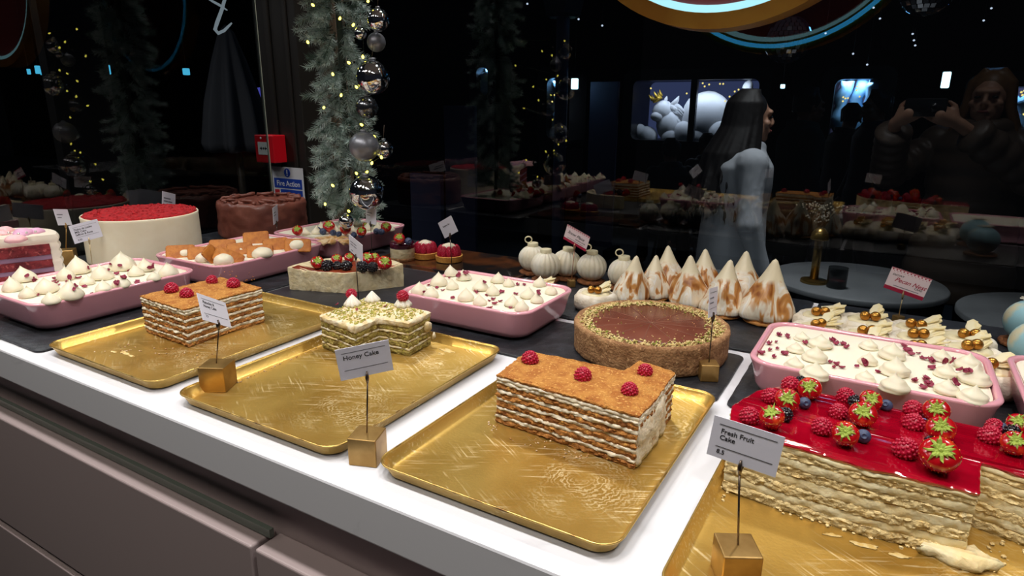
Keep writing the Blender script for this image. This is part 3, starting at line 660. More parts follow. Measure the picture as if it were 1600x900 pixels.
# smeared cream left on the trays
def smears(pts, label):
    vf = []
    for px, py, r in pts:
        p = at(px, py, .0034); a0 = rnd.uniform(-.3, .3); n = 26; P = []
        for i in range(n):
            a = 2*PI*i/n; q_ = r*(1+.75*noise.noise(Vector((math.cos(a)*1.6, math.sin(a)*1.6, px*.1)))); x, y = q_*1.7*math.cos(a), q_*.6*math.sin(a); P.append((p.x+x*math.cos(a0)-y*math.sin(a0), p.y+x*math.sin(a0)+y*math.cos(a0)))
        vf.append(slab(P, .0033, .0040, .0004, 300, px, .0015, 2, .0003, top_in=.0006))
    o = part('cream_smear', join(*vf), mat('cream_residue', (232, 206, 146), .5, c2=(220, 184, 110), scale=200)); tag(o, label, 'smear')
smears([(196, 552, .006), (205, 556, .004), (178, 550, .004)], 'smear of cream on the far left gold tray')
smears([(700, 548, .008), (690, 553, .004)], 'pale smear by the back rim of the half empty tray')
o = part('cake_scrap', jitter(slab([(.06, .566), (.10, .560), (.118, .575), (.10, .59), (.07, .585)], .0035, .012, .003, 120, 3, .004, 3, .002), .002, 200, 4), M_VCREAM); tag(o, 'torn scrap of cream at the front right foot of the fresh fruit cake', 'scrap')
smears([(1300, 836, .004), (1352, 852, .006), (1405, 868, .005)], 'streak of cream before the fresh fruit cake')
# ================================================================== whole cakes on the far end
# red velvet cake
M_BUTTER = mat('ivory_buttercream', (236, 226, 200), .5, c2=(230, 218, 190), scale=20, bump=.06, bscale=30, sss=.08)
M_REDC = mat('red_velvet_crumb', (196, 20, 30), .85, c2=(160, 8, 20), scale=120, bump=.9, bscale=400)
rv = empty('red_velvet_cake', (-1.548, .866, .004), 'tall ivory frosted cake topped with red crumbs', 'cake')
hv = .1065; rr = .1245
vf = lathe([(rr, 0), (rr, .004), (rr*1.0, .05), (rr, hv-.006), (rr*1.006, hv-.001), (rr*.995, hv+.001), (rr*.96, hv-.0005), (0, hv-.0005)], 72, lambda a, r, z: r*(1+.004*noise.noise(Vector((math.cos(a)*2, math.sin(a)*2, z*30)))))
part('frosting', vf, M_BUTTER, rv, loc=(0, 0, 0))
vf = []
for i in range(900):
    a = rnd.uniform(0, 2*PI); q = math.sqrt(rnd.random())*rr*.965; s = rnd.uniform(.0016, .0046)
    z = hv+.001+rnd.random()*.008*(1-(q/rr)**4)
    vf.append(jitter(ico(s, 1, (q*math.cos(a), q*math.sin(a), z)), s*.5, 300, i*.37))
vf.append(lathe([(rr*.97, hv-.0004), (rr*.95, hv+.004), (rr*.6, hv+.008), (0, hv+.009)], 40))
o = part('red_crumb', join(*vf), M_REDC, rv, loc=(0, 0, 0), smooth=False); tag(o, kind='stuff')
# chocolate cake
M_CHOC = mat('chocolate_frosting', (132, 76, 62), .42, c2=(108, 58, 46), scale=18, bump=.35, bscale=45, coat=.12)
ck = empty('chocolate_cake', (-1.55, 1.215, .004), 'round cake in swirled milk chocolate frosting', 'cake')
hc_, rc = .093, .121
def cz(a, r, z): return r*(1+.034*noise.noise(Vector((math.cos(a)*3.2, math.sin(a)*3.2, z*26)))+.022*noise.noise(Vector((math.cos(a)*9+z*40, math.sin(a)*9, z*60))))
prof = [(rc*.97, 0), (rc, .006)]+[(rc, .006+(hc_-.02)*i/14) for i in range(1, 15)]+[(rc*1.0, hc_-.008), (rc*.97, hc_+.001), (rc*.93, hc_+.003)]+[(rc*k, hc_+.002) for k in (.86, .78, .7, .62, .54, .45, .36, .27, .18, .09, .03)]
v, f = lathe(prof, 110, cz)
v = [Vector((p[0], p[1], p[2]+(0 if p[2] < hc_-.012 else .011*abs(noise.noise(Vector((p[0]*34+p[1]*12, p[1]*34-p[0]*20, .3))))+.003*noise.noise(Vector((p[0]*80, p[1]*80, 1)))))) for p in v]
part('frosting', (v, f), M_CHOC, ck, loc=(0, 0, 0))
def swirl(k):
    a0 = k*2*PI/11; r0 = rc*.82; c = Vector((r0*math.cos(a0), r0*math.sin(a0), hc_+.002)); P = []; R = []
    for i in range(26):
        t = i/25; a = a0+1.4+t*5.0; q = .030*(1-t*.8); P.append(c+Vector((q*math.cos(a), q*math.sin(a)*.9, .005+.005*math.sin(t*3)))); R.append(.0058*(1-.45*t)*(1+.25*noise.noise(Vector((t*9, k, 0)))))
    return tube(P, R, 8)
part('frosting_swirls', jitter(join(*[swirl(k) for k in range(11)]), .0016, 120, 2), M_CHOC, ck, loc=(0, 0, 0))
# pink layer cake, cut open towards the viewer
M_RV = mat('red_sponge', (142, 44, 48), .85, c2=(104, 26, 32), scale=70, bump=.9, bscale=220, c3=(176, 84, 80), scale3=110, lo3=.6, hi3=.66)
M_LILAC = mat('lilac_cream', (150, 116, 140), .5, bump=.1, bscale=80)
M_PINKB = mat('pink_buttercream', (246, 178, 186), .45, c2=(252, 206, 206), scale=40, sss=.1)
M_LILB = mat('lilac_buttercream', (226, 172, 204), .45, sss=.1)
pk = empty('pink_layer_cake', (-1.545, .548, .004), 'cut cake with red and lilac layers and pink cream flowers on top', 'cake', rz=0)
rp, hp = .118, .098; th = math.atan2(-.36, .93)          # the cut faces this way
def half(r, z0, z1, depth, ribs=0, n=40, m=None):
    a0 = math.acos(depth/r)
    A = [th+a0+(2*PI-2*a0)*i/n for i in range(n+1)]; rg = []
    zs = [z0+(z1-z0)*k/(28 if ribs else 3) for k in range((28 if ribs else 3)+1)]
    for z in zs:
        q = r*(1+(.035*abs(math.sin((z-z0)/(z1-z0)*PI*ribs)) if ribs else 0))
        R = [(q*math.cos(a), q*math.sin(a), z) for a in A]; p0, p1 = Vector(R[-1]), Vector(R[0])
        for i in range(1, 12): R.append(tuple(p0.lerp(p1, i/12)))
        rg.append(R)
    return loft(rg)
part('side_frosting', half(rp, 0, hp, .030, 6), mat('ivory_ribbed_frosting', (240, 228, 208), .5, sss=.08), pk, loc=(0, 0, 0), sharp=.9)
for z0, z1, m, nm, d in ((.006, .022, M_RV, 'red_sponge', .034), (.022, .032, M_LILAC, 'lilac_cream', .0325), (.032, .048, M_RV, 'red_sponge', .0345), (.048, .058, M_LILAC, 'lilac_cream', .0325), (.058, .080, M_RV, 'red_sponge', .0345)):
    part(nm, jitter(half(rp*.9, z0, z1, d), .0014 if m is M_RV else .0004, 160, 3), m, pk, loc=(0, 0, 0), sharp=.9)
for i in range(26):
    a = th+rnd.uniform(.9, 5.4) if i > 8 else th+rnd.choice((-1, 1))*rnd.uniform(.6, 1.5); q = rp*rnd.uniform(.35, .92); x, y = q*math.cos(a), q*math.sin(a)
    s = rnd.uniform(.013, .021)
    o = part('cream_flower', jitter(lathe([(.8, 0), (1, .2), (.95, .5), (.7, .8), (.35, .98), (0, 1.02)], 24, lambda a, r, z: r*(1+.08*math.cos(a*5+z*2))), .08, 2, i), M_LILB if i % 4 == 0 else M_PINKB, pk, loc=(x, y, hp-.002)); o.scale = (s, s, s*.75)
vf = [ico(.0028, 1, (rp*q*math.cos(th+a), rp*q*math.sin(th+a), hp+.010)) for q, a in [(rnd.uniform(.3, .8), rnd.uniform(-1.6, 1.6)) for i in range(14)]]
o = part('sugar_pearls', join(*vf), mat('sugar_pearl', (236, 226, 220), .2, .3), pk, loc=(0, 0, 0)); tag(o, kind='stuff')

# ================================================================== chocolate tart
M_CRUST = mat('biscuit_crust', (172, 128, 86), .85, c2=(140, 98, 62), scale=80, bump=.8, bscale=300, c3=(190, 148, 104), scale3=200)
M_GAN = mat('milk_chocolate_ganache', (112, 60, 46), .25, c2=(122, 70, 54), scale=20, bump=.04, bscale=60)
ta = empty('chocolate_tart', (-.288, .903, .0042), 'round chocolate tart with thick biscuit crust and nut rim', 'tart')
R0 = .1145; hT = .044
prof = [(R0*.97, 0), (R0, .003)]+[(R0*(1+.006*i/8), .003+.036*i/8) for i in range(1, 9)]+[(R0*1.0, hT), (R0*.965, hT+.0015), (R0*.93, hT), (R0*.88, hT-.003), (0, hT-.006)]
part('crust', lathe(prof, 110, lambda a, r, z: r*(1+.009*noise.noise(Vector((math.cos(a)*8, math.sin(a)*8, z*110)))+.012*noise.noise(Vector((math.cos(a)*3, math.sin(a)*3, 2)))*(1 if z > .03 else .4))), M_CRUST, ta, loc=(0, 0, 0))
part('ganache', lathe([(R0*.765, hT-.008), (R0*.765, hT-.0020), (R0*.755, hT-.0014), (0, hT-.0014)], 64), M_GAN, ta, loc=(0, 0, 0), sharp=.9)
M_CHOP = mat('chopped_nut_rim', (226, 206, 150), .8, c2=(198, 168, 104), scale=200, c3=(130, 140, 40), scale3=150, lo3=.56, hi3=.6)
vf = []
for i in range(1500):
    a = rnd.uniform(0, 2*PI); q = R0*(.855+.062*rnd.gauss(0, 1)); q = min(q, R0*.955)
    s = rnd.uniform(.0008, .0020); vf.append(jitter(ico(s, 1, (q*math.cos(a), q*math.sin(a), hT-.0016+rnd.random()*.0022), (1, 1.3, .8)), s*.5, 400, i*.31))
for i in range(60):
    a = rnd.uniform(0, 2*PI); q = R0*.78*math.sqrt(rnd.random()); vf.append(ico(rnd.uniform(.0004, .0010), 1, (q*math.cos(a), q*math.sin(a), hT-.001)))
o = part('nut_rim', join(*vf), M_CHOP, ta, loc=(0, 0, 0), smooth=False); tag(o, kind='stuff')
vf = [tube([Vector((0, 0, hT-.00130)), Vector((R0*.75*math.cos(a), R0*.75*math.sin(a), hT-.00130))], .0004, 4) for a in [k*PI/6+.2 for k in range(12)]]
part('portion_marks', join(*vf), mat('ganache_crack', (132, 88, 70), .7), ta, loc=(0, 0, 0))

# ================================================================== cheesecake wedge with berries
M_CHEESE = mat('cheesecake', (226, 212, 176), .6, c2=(212, 194, 152), scale=60, bump=.5, bscale=130, sss=.1)
M_BAKED = mat('caramel_top', (150, 66, 34), .3, c2=(110, 34, 26), scale=26, lo=.4, hi=.65, coat=.3)
cc = (-.902, .880); a0, a1, rw = math.radians(58), math.radians(198), .121
def wedge(r, z0, z1, ins=0):
    n = 30; P = [(ins*.7*math.cos((a0+a1)/2), ins*.7*math.sin((a0+a1)/2))]+[(r*math.cos(a0+ins*3+(a1-a0-ins*6)*i/n), r*math.sin(a0+ins*3+(a1-a0-ins*6)*i/n)) for i in range(n+1)]
    return P
cw = empty('cheesecake_wedge', (cc[0], cc[1], .0042), 'cut wedge of baked cheesecake crowned with strawberries and blackberries', 'cheesecake')
v, f = slab(wedge(rw, 0, 0), 0, .040, .0009, 120, 4, .0035, 8, .0006, tilt=lambda x, y: 1+.16*max(0, ((x*x+y*y)**.5/rw-.72)/.28))
part('filling', (v, f), M_CHEESE, cw, loc=(0, 0, 0), sharp=.9)
v, f = slab(wedge(rw*.94, 0, 0, .006), .0395, .0412, .0012, 90, 6, .004, 2, .0004, tilt=lambda x, y: 1+.14*max(0, ((x*x+y*y)**.5/rw-.72)/.28))
part('baked_top', (v, f), M_BAKED, cw, loc=(0, 0, 0), sharp=.9)
q3 = lambda X, Y, r: (450+X/5.624, 320+Y/5.624, r/5.0)
for X, Y, r, lb in [(258, 515, 56, 'at the left end of the cheesecake wedge'), (430, 485, 46, 'behind the blackberries left of the cheesecake sign'), (535, 470, 42, 'right behind the cheesecake sign'), (700, 480, 54, 'right of the sign on the cheesecake wedge'), (758, 478, 48, 'with green leaves in the right half of the cheesecake wedge'), (845, 520, 62, 'at the right end of the cheesecake wedge')]:
    put('strawberry', *q3(X, Y, r), .046, 'strawberry '+lb, 'berries on the cheesecake', lean=.55)
for X, Y, r, lb in [(352, 540, 50, 'beside the leftmost strawberry of the cheesecake'), (430, 540, 40, 'second from the left on the cheesecake'), (520, 542, 46, 'left of the cheesecake sign rod'), (652, 545, 48, 'right of the cheesecake sign rod'), (745, 548, 42, 'beside the rightmost strawberry of the cheesecake')]:
    put('blackberry', *q3(X, Y, r), .046, 'blackberry '+lb, 'berries on the cheesecake', sink=.6)

# ================================================================== far pink dish: fruit pavlova
DF = (-1.335, -1.110, 1.055, 1.335)
dish(*DF, 'far pink dish of fruit pavlova in front of the frosted garland')
ff = filling('pavlova', *DF, 'pavlova of cream peaks and berries in the far pink dish', seed=6)
q4 = q3
PEAK = [kiss(30+i, 1.75) for i in range(3)]
for X, Y, hw in [(155, 268, 42), (420, 250, 40), (570, 265, 48), (610, 190, 48), (790, 230, 46), (905, 235, 40), (300, 215, 40), (700, 230, 45), (250, 262, 46), (480, 210, 42)]: dollop(ff, 450+X/5.624, 320+Y/5.624, hw/5.624, ZT, PEAK)
M_MER = mat('broken_meringue', (238, 210, 168), .7, c2=(212, 160, 96), scale=50, bump=.6, bscale=120)
vf = []
for X, Y in [(270, 300), (330, 305), (400, 300), (440, 310), (360, 325), (480, 300), (500, 325), (300, 330)]:
    p = at(450+X/5.624, 320+Y/5.624, ZT); vf.append(jitter(ico(.014, 2, (p.x-ff.location.x, p.y-ff.location.y, ZT-.004), (1.2, 1, .5)), .006, 90, X))
part('meringue_pieces', join(*vf), M_MER, ff, loc=(0, 0, 0), smooth=False)
for X, Y, r, lb in [(85, 232, 44, 'at the left end of the far fruit pavlova'), (360, 198, 50, 'orange one on the far fruit pavlova'), (505, 222, 47, 'in the front middle of the far fruit pavlova'), (540, 160, 32, 'at the back of the far fruit pavlova'), (650, 240, 42, 'front right of the far fruit pavlova beside blueberries'), (682, 185, 26, 'small one behind the pavlova sign'), (862, 205, 46, 'at the right end of the far fruit pavlova')]:
    put('strawberry', *q3(X, Y, r), ZT+.003, 'strawberry '+lb, 'berries on the far pavlova', lean=.5)
for X, Y, r, lb in [(262, 222, 26, 'left of the orange strawberry of the pavlova'), (308, 234, 28, 'just beneath the orange strawberry of the pavlova'), (398, 247, 26, 'left one of the pair before the pavlova middle'), (447, 258, 24, 'right one of the pair before the pavlova middle'), (578, 266, 26, 'in front of the pavlova middle peak'), (642, 264, 26, 'under the front right strawberry of the pavlova'), (778, 233, 26, 'left one of the pair right of the pavlova sign'), (822, 238, 27, 'right one of the pair right of the pavlova sign')]:
    put('blueberry', *q3(X, Y, r), ZT+.001, 'blueberry '+lb, 'blueberries on the far pavlova')
# ================================================================== small cakes at the back
def foot(px, py, z=.0045): return at(px, py, z)
# white bauble cakes
M_IVORY = mat('ivory_glaze', (226, 216, 192), .5, c2=(236, 230, 214), scale=30, bump=.05, bscale=200, sss=.08)
M_CAPC = mat('cream_cap', (232, 222, 186), .5)
M_BASE = mat('nut_base', (150, 92, 50), .85, c2=(110, 64, 34), scale=150, bump=.8, bscale=300)
bb = empty('bauble_cake', (0, 0, -5), 'x', 'cake')
part('base', jitter(lathe([(.024, 0), (.029, .002), (.029, .006), (.022, .008)], 36), .0016, 180, 1), M_BASE, bb, loc=(0, 0, 0))
r0 = .0305; prof = [(0, .004)]+[(r0*math.sin(t), .006+.029-r0*.96*math.cos(t)) for t in [PI*k/18 for k in range(2, 17)]]+[(.010, .0635)]
part('ball', lathe(prof, 96, lambda a, r, z: r*(1+.055*(abs(math.cos(a*8))-.6)*1.7)), M_IVORY, bb, loc=(0, 0, 0))
part('cap', lathe([(.0105, .0615), (.0118, .0625), (.0118, .0690), (.0108, .0702), (0, .0702)], 30), M_CAPC, bb, loc=(0, 0, 0), sharp=.8)
loop = part('loop', tube([Vector((-.006+.0075*math.cos(t)-.004, 0, .0765+.0068*math.sin(t))) for t in [2*PI*k/18 for k in range(18)]], .0014, 8, True), M_CAPC, bb, loc=(0, 0, 0))
for px, py, lb, rz, has in ((832, 428, 'farthest left, behind the other white bauble cakes', .5, 1), (852, 440, 'lowest of the left three, in front, without a loop', 1.1, 0), (882, 436, 'third from the left with a tilted cap, behind the round card', .2, 0), (923.5, 443, 'fourth from the left, just under the snowy card corner', .5, 1), (972.5, 453, 'rightmost, beside the first toasted meringue cone', .5, 1)):
    p = foot(px, py); p = p+Vector((p.x, p.y, 0)).normalized()*.004
    o = dup(bb, p, (0, .10 if 'tilted' in lb else 0, rz), 'white ribbed bauble cake '+lb, 'white bauble cakes')
    if not has:
        for ch in list(o.children):
            if ch.name.startswith('loop'): bpy.data.objects.remove(ch)
clean(bb)
# toasted meringue cones
def toast():
    m, nt, b = _nt('toasted_meringue'); N, L = nt.nodes, nt.links
    tc = N.new('ShaderNodeTexCoord'); mp = N.new('ShaderNodeMapping'); mp.inputs['Scale'].default_value = (1, 1, .28); L.new(tc.outputs['Object'], mp.inputs[0])
    n = N.new('ShaderNodeTexNoise'); n.inputs['Scale'].default_value = 40; n.inputs['Detail'].default_value = 2; n.inputs['Distortion'].default_value = 1.4; L.new(mp.outputs[0], n.inputs['Vector'])
    r = N.new('ShaderNodeValToRGB'); e = r.color_ramp.elements; e[0].position = .34; e[0].color = lin((250, 246, 238)); e[1].position = .70; e[1].color = lin((150, 84, 34))
    x = e.new(.47); x.color = lin((246, 236, 216)); x = e.new(.55); x.color = lin((206, 146, 80)); x = e.new(.42); x.color = lin((240, 226, 200)); L.new(n.outputs['Fac'], r.inputs[0])
    s = N.new('ShaderNodeSeparateXYZ'); L.new(tc.outputs['Object'], s.inputs[0])
    g = N.new('ShaderNodeMapRange'); g.inputs[1].default_value = .060; g.inputs[2].default_value = .068; L.new(s.outputs['Z'], g.inputs[0])
    mx = N.new('ShaderNodeMix'); mx.data_type = 'RGBA'; L.new(g.outputs[0], mx.inputs[0]); L.new(r.outputs[0], mx.inputs[6]); mx.inputs[7].default_value = lin((240, 228, 196)); L.new(mx.outputs[2], b.inputs['Base Color'])
    b.inputs['Roughness'].default_value = .35; return m
M_TOAST = toast()
def cone(seed, sx=1):
    R = random.Random(seed); hh = .098; ph = R.uniform(0, 6); lx, ly = R.uniform(-.009, .012), R.uniform(-.005, .005)
    prof = [(.0, .0), (.035, 0), (.0405, .004), (.0415, .011), (.038, .024), (.0325, .038), (.0265, .051), (.0200, .064), (.0138, .076), (.0085, .087), (.0045, .095), (0, .0985)]
    p2 = []
    for (r0, z0), (r1, z1) in zip(prof, prof[1:]): p2 += [(r0+(r1-r0)*k/3, z0+(z1-z0)*k/3) for k in range(3)]
    p2.append(prof[-1])
    def fn(a, r, z):
        w = min(1, max(0, (.068-z)/.02))
        return r*(1+w*(.15*abs(math.sin(2.5*a+z*30+ph))-.05+.26*noise.noise(Vector((math.cos(a)*1.8+seed, math.sin(a)*1.8, z*22)))))
    v, f = lathe(p2, 60, fn)
    v = [Vector((p[0]+lx*(p[2]/hh)**2, p[1]+ly*(p[2]/hh)**2, p[2])) for p in v]
    return mesh('meringue', (v, f), M_TOAST)
CON = [cone(i) for i in range(8)]
cb = mesh('biscuit_base', jitter(lathe([(.036, 0), (.0395, .002), (.0395, .005), (.036, .0065)], 40), .001, 200), mat('tart_shell', (190, 130, 66), .7, bump=.5, bscale=250))
ML = [(986, 478, .85, 'nearest the white bauble cakes'), (1019, 473, .80, 'second from the left, behind the tart'), (1041, 465, .90, 'with a curled blunt tip in the back row'), (1074, 486, .92, 'in the middle front, behind the chocolate tart'), (1097, 471, .90, 'with a rounded tip in the middle back row'), (1127, 499, .95, 'on a biscuit just behind the tart sign'), (1155, 485, .98, 'at the right end of the back row'), (1195, 510, 1.06, 'rightmost and largest of all')]
for i, (px, py, s, lb) in enumerate(ML):
    p = foot(px, py); p = p+Vector((p.x, p.y, 0)).normalized()*.030
    root = empty('meringue_cone', p, 'toasted meringue cone '+lb, 'meringue', 'toasted meringue cones', rz=i*1.3)
    root.scale = (s*.94, s*.94, s*1.02)
    part('biscuit_base', cb, None, root, loc=(0, 0, 0)); part('meringue', CON[i], None, root, loc=(0, 0, .0058))
# pecan nests
M_NEST = mat('meringue_nest', (238, 230, 214), .75, c2=(222, 208, 184), scale=40, bump=.5, bscale=160)
M_WHITE = mat('white_chocolate', (242, 230, 192), .35, c2=(234, 212, 144), scale=50, lo=.5, hi=.7)
M_PEARL = mat('gold_pearl', (206, 150, 66), .26, .75, c2=(176, 116, 44), scale=60)
def nest(seed):
    R = random.Random(seed); root = empty('pecan_nest', (0, 0, -5), 'x', 'cake')
    n = 9; A = sorted(R.uniform(0, 2*PI) for i in range(n))
    def fn(a, r, z): return r*(1+.05*math.cos(5*a+seed)+.07*noise.noise(Vector((math.cos(a)*2, math.sin(a)*2, z*40+seed))))
    vf = lathe([(.036, 0), (.0425, .006), (.0435, .016), (.041, .027), (.036, .032), (.0315, .0325), (.029, .029), (.016, .028), (0, .028)], 44, fn)
    part('meringue_shell', jitter(vf, .0012, 130, seed), M_NEST, root, loc=(0, 0, 0), sharp=1.1)
    part('cream', jitter(lathe([(.027, .027), (.0285, .031), (.022, .0335), (0, .0345)], 28), .0012, 120, seed), M_WHITE, root, loc=(0, 0, 0))
    for i in range(4):
        w, l = R.uniform(.007, .011), R.uniform(.014, .021); P = [(-l, -w*.5), (-l*.2, -w*.8), (l*.8, -w*.9), (l*1.1, -w*.1), (l*.7, w*.7), (-l*.3, w*.9), (-l*.9, w*.5)]
        v, f = slab([(p[0], p[1]) for p in P], -.0007, .0007, .0004, 300, i, .006, 1, .0002)
        v = [Vector((p.x, p.y, p.z+5*p.x*p.x)) for p in map(Vector, v)]
        part('chocolate_shard', (v, f), M_WHITE, root, loc=(.015+R.uniform(-.004, .004), -.004+i*.004, .036+i*.0026), rot=(R.uniform(-.3, .1), R.uniform(-.34, -.10), R.uniform(-.5, .9)), smooth=False)
    for dx, dy, dz in ((-.014, -.007, 0), (-.002, -.012, .001)):
        part('gold_pearl', ico(.0078, 3, (0, 0, 0)), M_PEARL, root, loc=(dx+R.uniform(-.003, .003), dy+R.uniform(-.004, .003), .0405+dz))
    return root
NP = [nest(3), nest(8), nest(15)]
NL = [(1285, 487, 'in the back row, farthest left of the nests'), (1281, 505, 'at the left end of the second row of nests'), (1356, 493, 'in the back row left of the snowy card'), (1357, 516, 'in the second row left of the snowy card'), (1357, 530, 'in the front row half hidden by cream swirls'), (1434, 506, 'in the back row right behind the snowy card rod'), (1437, 521, 'in the second row by the snowy card rod'), (1441, 540, 'in the front row by the snowy card rod'), (1508, 520, 'in the back row near the blue dessert'), (1516, 538, 'in the second row near the blue dessert'), (1549, 568, 'nearest, beyond the right end of the big cream dish'), (931, 450, 'alone beside the first toasted meringue cone'), (840, 441, 'half hidden behind the middle cream dish')]
for i, (px, py, lb) in enumerate(NL):
    p = at(px, py, .0045+.038)
    dup(NP[i % 3], (p.x, p.y, .0045), (0, 0, YAW+rnd.uniform(-.35, .35)), 'meringue pecan nest with gold pearls '+lb, 'pecan nests', 1.0 if i < 11 else .92)
for n_ in NP: clean(n_)
# blue ball desserts at the edge
M_BLUEG = mat('pale_blue_glaze', (150, 196, 208), .5, c2=(206, 200, 170), scale=26, lo=.5, hi=.62, c3=(90, 110, 110), scale3=420, lo3=.72, hi3=.74)
for px, py, lb in ((1609, 512, 'rear one at the right photo edge behind the nests'), (1622, 550, 'front one at the right photo edge, cut off')):
    p = at(px, py, .035); root = empty('blue_ball_dessert', (p.x, p.y, .0045), 'pale blue speckled ball dessert '+lb, 'dessert', 'blue ball desserts')
    part('base', jitter(lathe([(.03, 0), (.036, .002), (.036, .006), (.03, .008)], 36), .0016, 180, 1), M_BASE, root, loc=(0, 0, 0))
    part('ball', lathe([(0, .004)]+[(.036*math.sin(t), .040-.034*math.cos(t)) for t in [PI*k/16 for k in range(2, 16)]]+[(0, .0742)], 40), M_BLUEG, root, loc=(0, 0, 0))
    for a in range(5):
        part('snowflake_arm', box(-.020, .020, -.0016, .0016, 0, .0012), M_IVORY, root, loc=(0, 0, .0748), rot=(.15, 0, a*PI/5), smooth=False)
# little berry tarts on the brown board
ZB = .0095
p = foot(629.5, 409, ZB); p = p+Vector((p.x, p.y, 0)).normalized()*.026
mc = empty('mini_cheesecake', p, 'small white cheesecake with dark berry jelly and two berries', 'cheesecake')
part('biscuit_base', lathe([(.0285, 0), (.0295, .001), (.0295, .006), (.028, .0065)], 36), M_CRUST, mc, loc=(0, 0, 0), sharp=.8)
part('cream', lathe([(.0275, .0065), (.0285, .008), (.0285, .029), (.027, .030)], 36), M_CHEESE, mc, loc=(0, 0, 0), sharp=.9)
part('jelly', lathe([(.0285, .029), (.0292, .031), (.0290, .040), (.0265, .0435), (0, .044)], 36), mat('dark_berry_jelly', (70, 8, 34), .08, coat=.6), mc, loc=(0, 0, 0))
put('strawberry', 624, 374, 9.5, ZB+.044, 'strawberry on the small cheesecake with dark jelly', 'berries on the small cheesecake', lean=.6)
put('blueberry', 638, 377, 6, ZB+.044, 'blueberry on the small cheesecake with dark jelly', 'berries on the small cheesecake')
M_SHELL = mat('golden_tart_shell', (214, 156, 74), .7, c2=(190, 126, 54), scale=90, bump=.3, bscale=250)
rb = empty('raspberry_tart', (0, 0, -5), 'x', 'tart')
part('shell', lathe([(.029, 0), (.031, .001), (.0325, .014), (.0305, .015), (.029, .0125), (0, .0125)], 44, lambda a, r, z: r*(1+.012*math.cos(a*22))), M_SHELL, rb, loc=(0, 0, 0), sharp=.9)
for k in range(10):
    a = 2*PI*k/10; me = RASP[k % 3]; o = bpy.data.objects.new('raspberry', me); link(o, rb); o.location = (.0215*math.cos(a), .0215*math.sin(a), .021); o.scale = (.0078, .0078, .0165); o.rotation_euler = (0, -.15, a)
for k in range(5):
    a = 2*PI*k/5; o = bpy.data.objects.new('raspberry', RASP[k % 3]); link(o, rb); o.location = (.010*math.cos(a), .010*math.sin(a), .026); o.scale = (.0085, .0085, .011)
part('cream_top', jitter(lathe([(.014, .030), (.016, .034), (.012, .039), (.006, .042), (0, .043)], 28, lambda a, r, z: r*(1+.2*math.cos(a*6))), .001, 200), M_PIPE, rb, loc=(0, 0, 0))
for px, py, lb in ((665, 405.5, 'next to the small dark jelly cheesecake'), (702, 411, 'under the tilted card, right of the other tart')):
    p = foot(px, py, ZB); p = p+Vector((p.x, p.y, 0)).normalized()*.024
    dup(rb, p, (0, 0, rnd.uniform(0, 2)), 'raspberry tart with cream on top '+lb, 'raspberry tarts')
clean(rb); clean(STRAW)
# ================================================================== price cards on stands
M_CARD = mat('white_card', (222, 220, 232), .6)
M_INK = mat('black_print', (24, 22, 28), .7); M_INK2 = mat('grey_print', (120, 118, 130), .7)
M_RED = mat('crimson_print', (168, 26, 64), .6); M_PNK = mat('pale_card', (240, 222, 228), .6); M_WPR = mat('white_print', (250, 240, 240), .6)
M_BRASS = mat('brass_cube', (186, 150, 92), .34, .75, c2=(160, 124, 70), scale=30)
M_ROD = mat('dark_steel_rod', (96, 84, 76), .3, .9)
def stand(base, card, rot, size, label, cube=.031, rz=.78, name='price_sign', rodm=None, lines=(), festive=None, stroke=True, cubez=True):
    root = empty(name, base, label, 'sign'); b = Vector(base); c = Vector(card)-b; w, h = size
    if cube:
        part('cube_base', box(-cube/2, cube/2, -cube/2, cube/2, 0, cube), M_BRASS, root, loc=(0, 0, 0), rot=(0, 0, rz), smooth=False, bevel=.0012)
    E = Matrix.Rotation(rot[0], 3, 'Z') @ Matrix.Rotation(rot[1], 3, 'X') @ Matrix.Rotation(rot[2], 3, 'Y')
    e = E.to_euler(); low = c+E @ Vector((0, -.001, -h*.36))
    zc = cube*.98 if cube else 0
    low2 = low-Vector((0, 0, h*.36)); low2.z = max(low2.z, zc+.004)
    part('rod', tube([(0, 0, zc), (low2.x*.5, low2.y*.5, (zc+low2.z)/2), low2], .00085, 8), rodm or M_ROD, root, loc=(0, 0, 0))
    fr = E @ Vector((0, -1, 0))
    part('clip', join(tube([low2, low2.lerp(low, .5)+fr*.0012, low+fr*.0008], [.0012, .0021, .0008], 8), tube([low2, low2.lerp(low, .5)-fr*.0022+Vector((.001, 0, 0)), low-fr*.0008], [.0012, .0013, .0008], 8)), rodm or M_ROD, root, loc=(0, 0, 0))
    cd = part('card', box(-w/2, w/2, -.0003, .0003, -h/2, h/2), M_PNK if festive else M_CARD, root, loc=c, rot=e, smooth=False)
    def strip(x0, x1, z0, z1, m, nm='printed_line'):
        return part(nm, box(x0*w, x1*w, -.00055, -.00031, z0*h, z1*h), m, cd, loc=(0, 0, 0), smooth=False)
    if stroke:
        strip(-.40, .42, .335, .343, M_INK); strip(-.40, .42, -.215, -.207, M_INK)
    for t in lines:
        if t[0] == 'text':
            _, s, x, z, sz = t[:5]; m = t[5] if len(t) > 5 else M_INK; bar(s, sz*h, m, cd, (x*w, -.00035, z*h), shear=t[6] if len(t) > 6 else 0, bold=t[7] if len(t) > 7 else .012)
        else:
            _, x0, x1, z0, z1, m = t; strip(x0, x1, z0, z1, m, 'printed_line')
    if festive:
        vf = []
        for i in range(11):
            x = (-.45+i*.09)*w; vf.append(box(x-.0011, x+.0011, -.0006, -.00031, h*.40, h*.455)); vf.append(box(x+.0018, x+.0026, -.0006, -.00031, h*.34, h*.37))
        part('printed_border', join(*vf), M_RED, cd, loc=(0, 0, 0), smooth=False); strip(-.5, .5, .47, .5, M_RED); strip(-.5, .5, -.5, -.335, M_RED, 'printed_band')
    return root
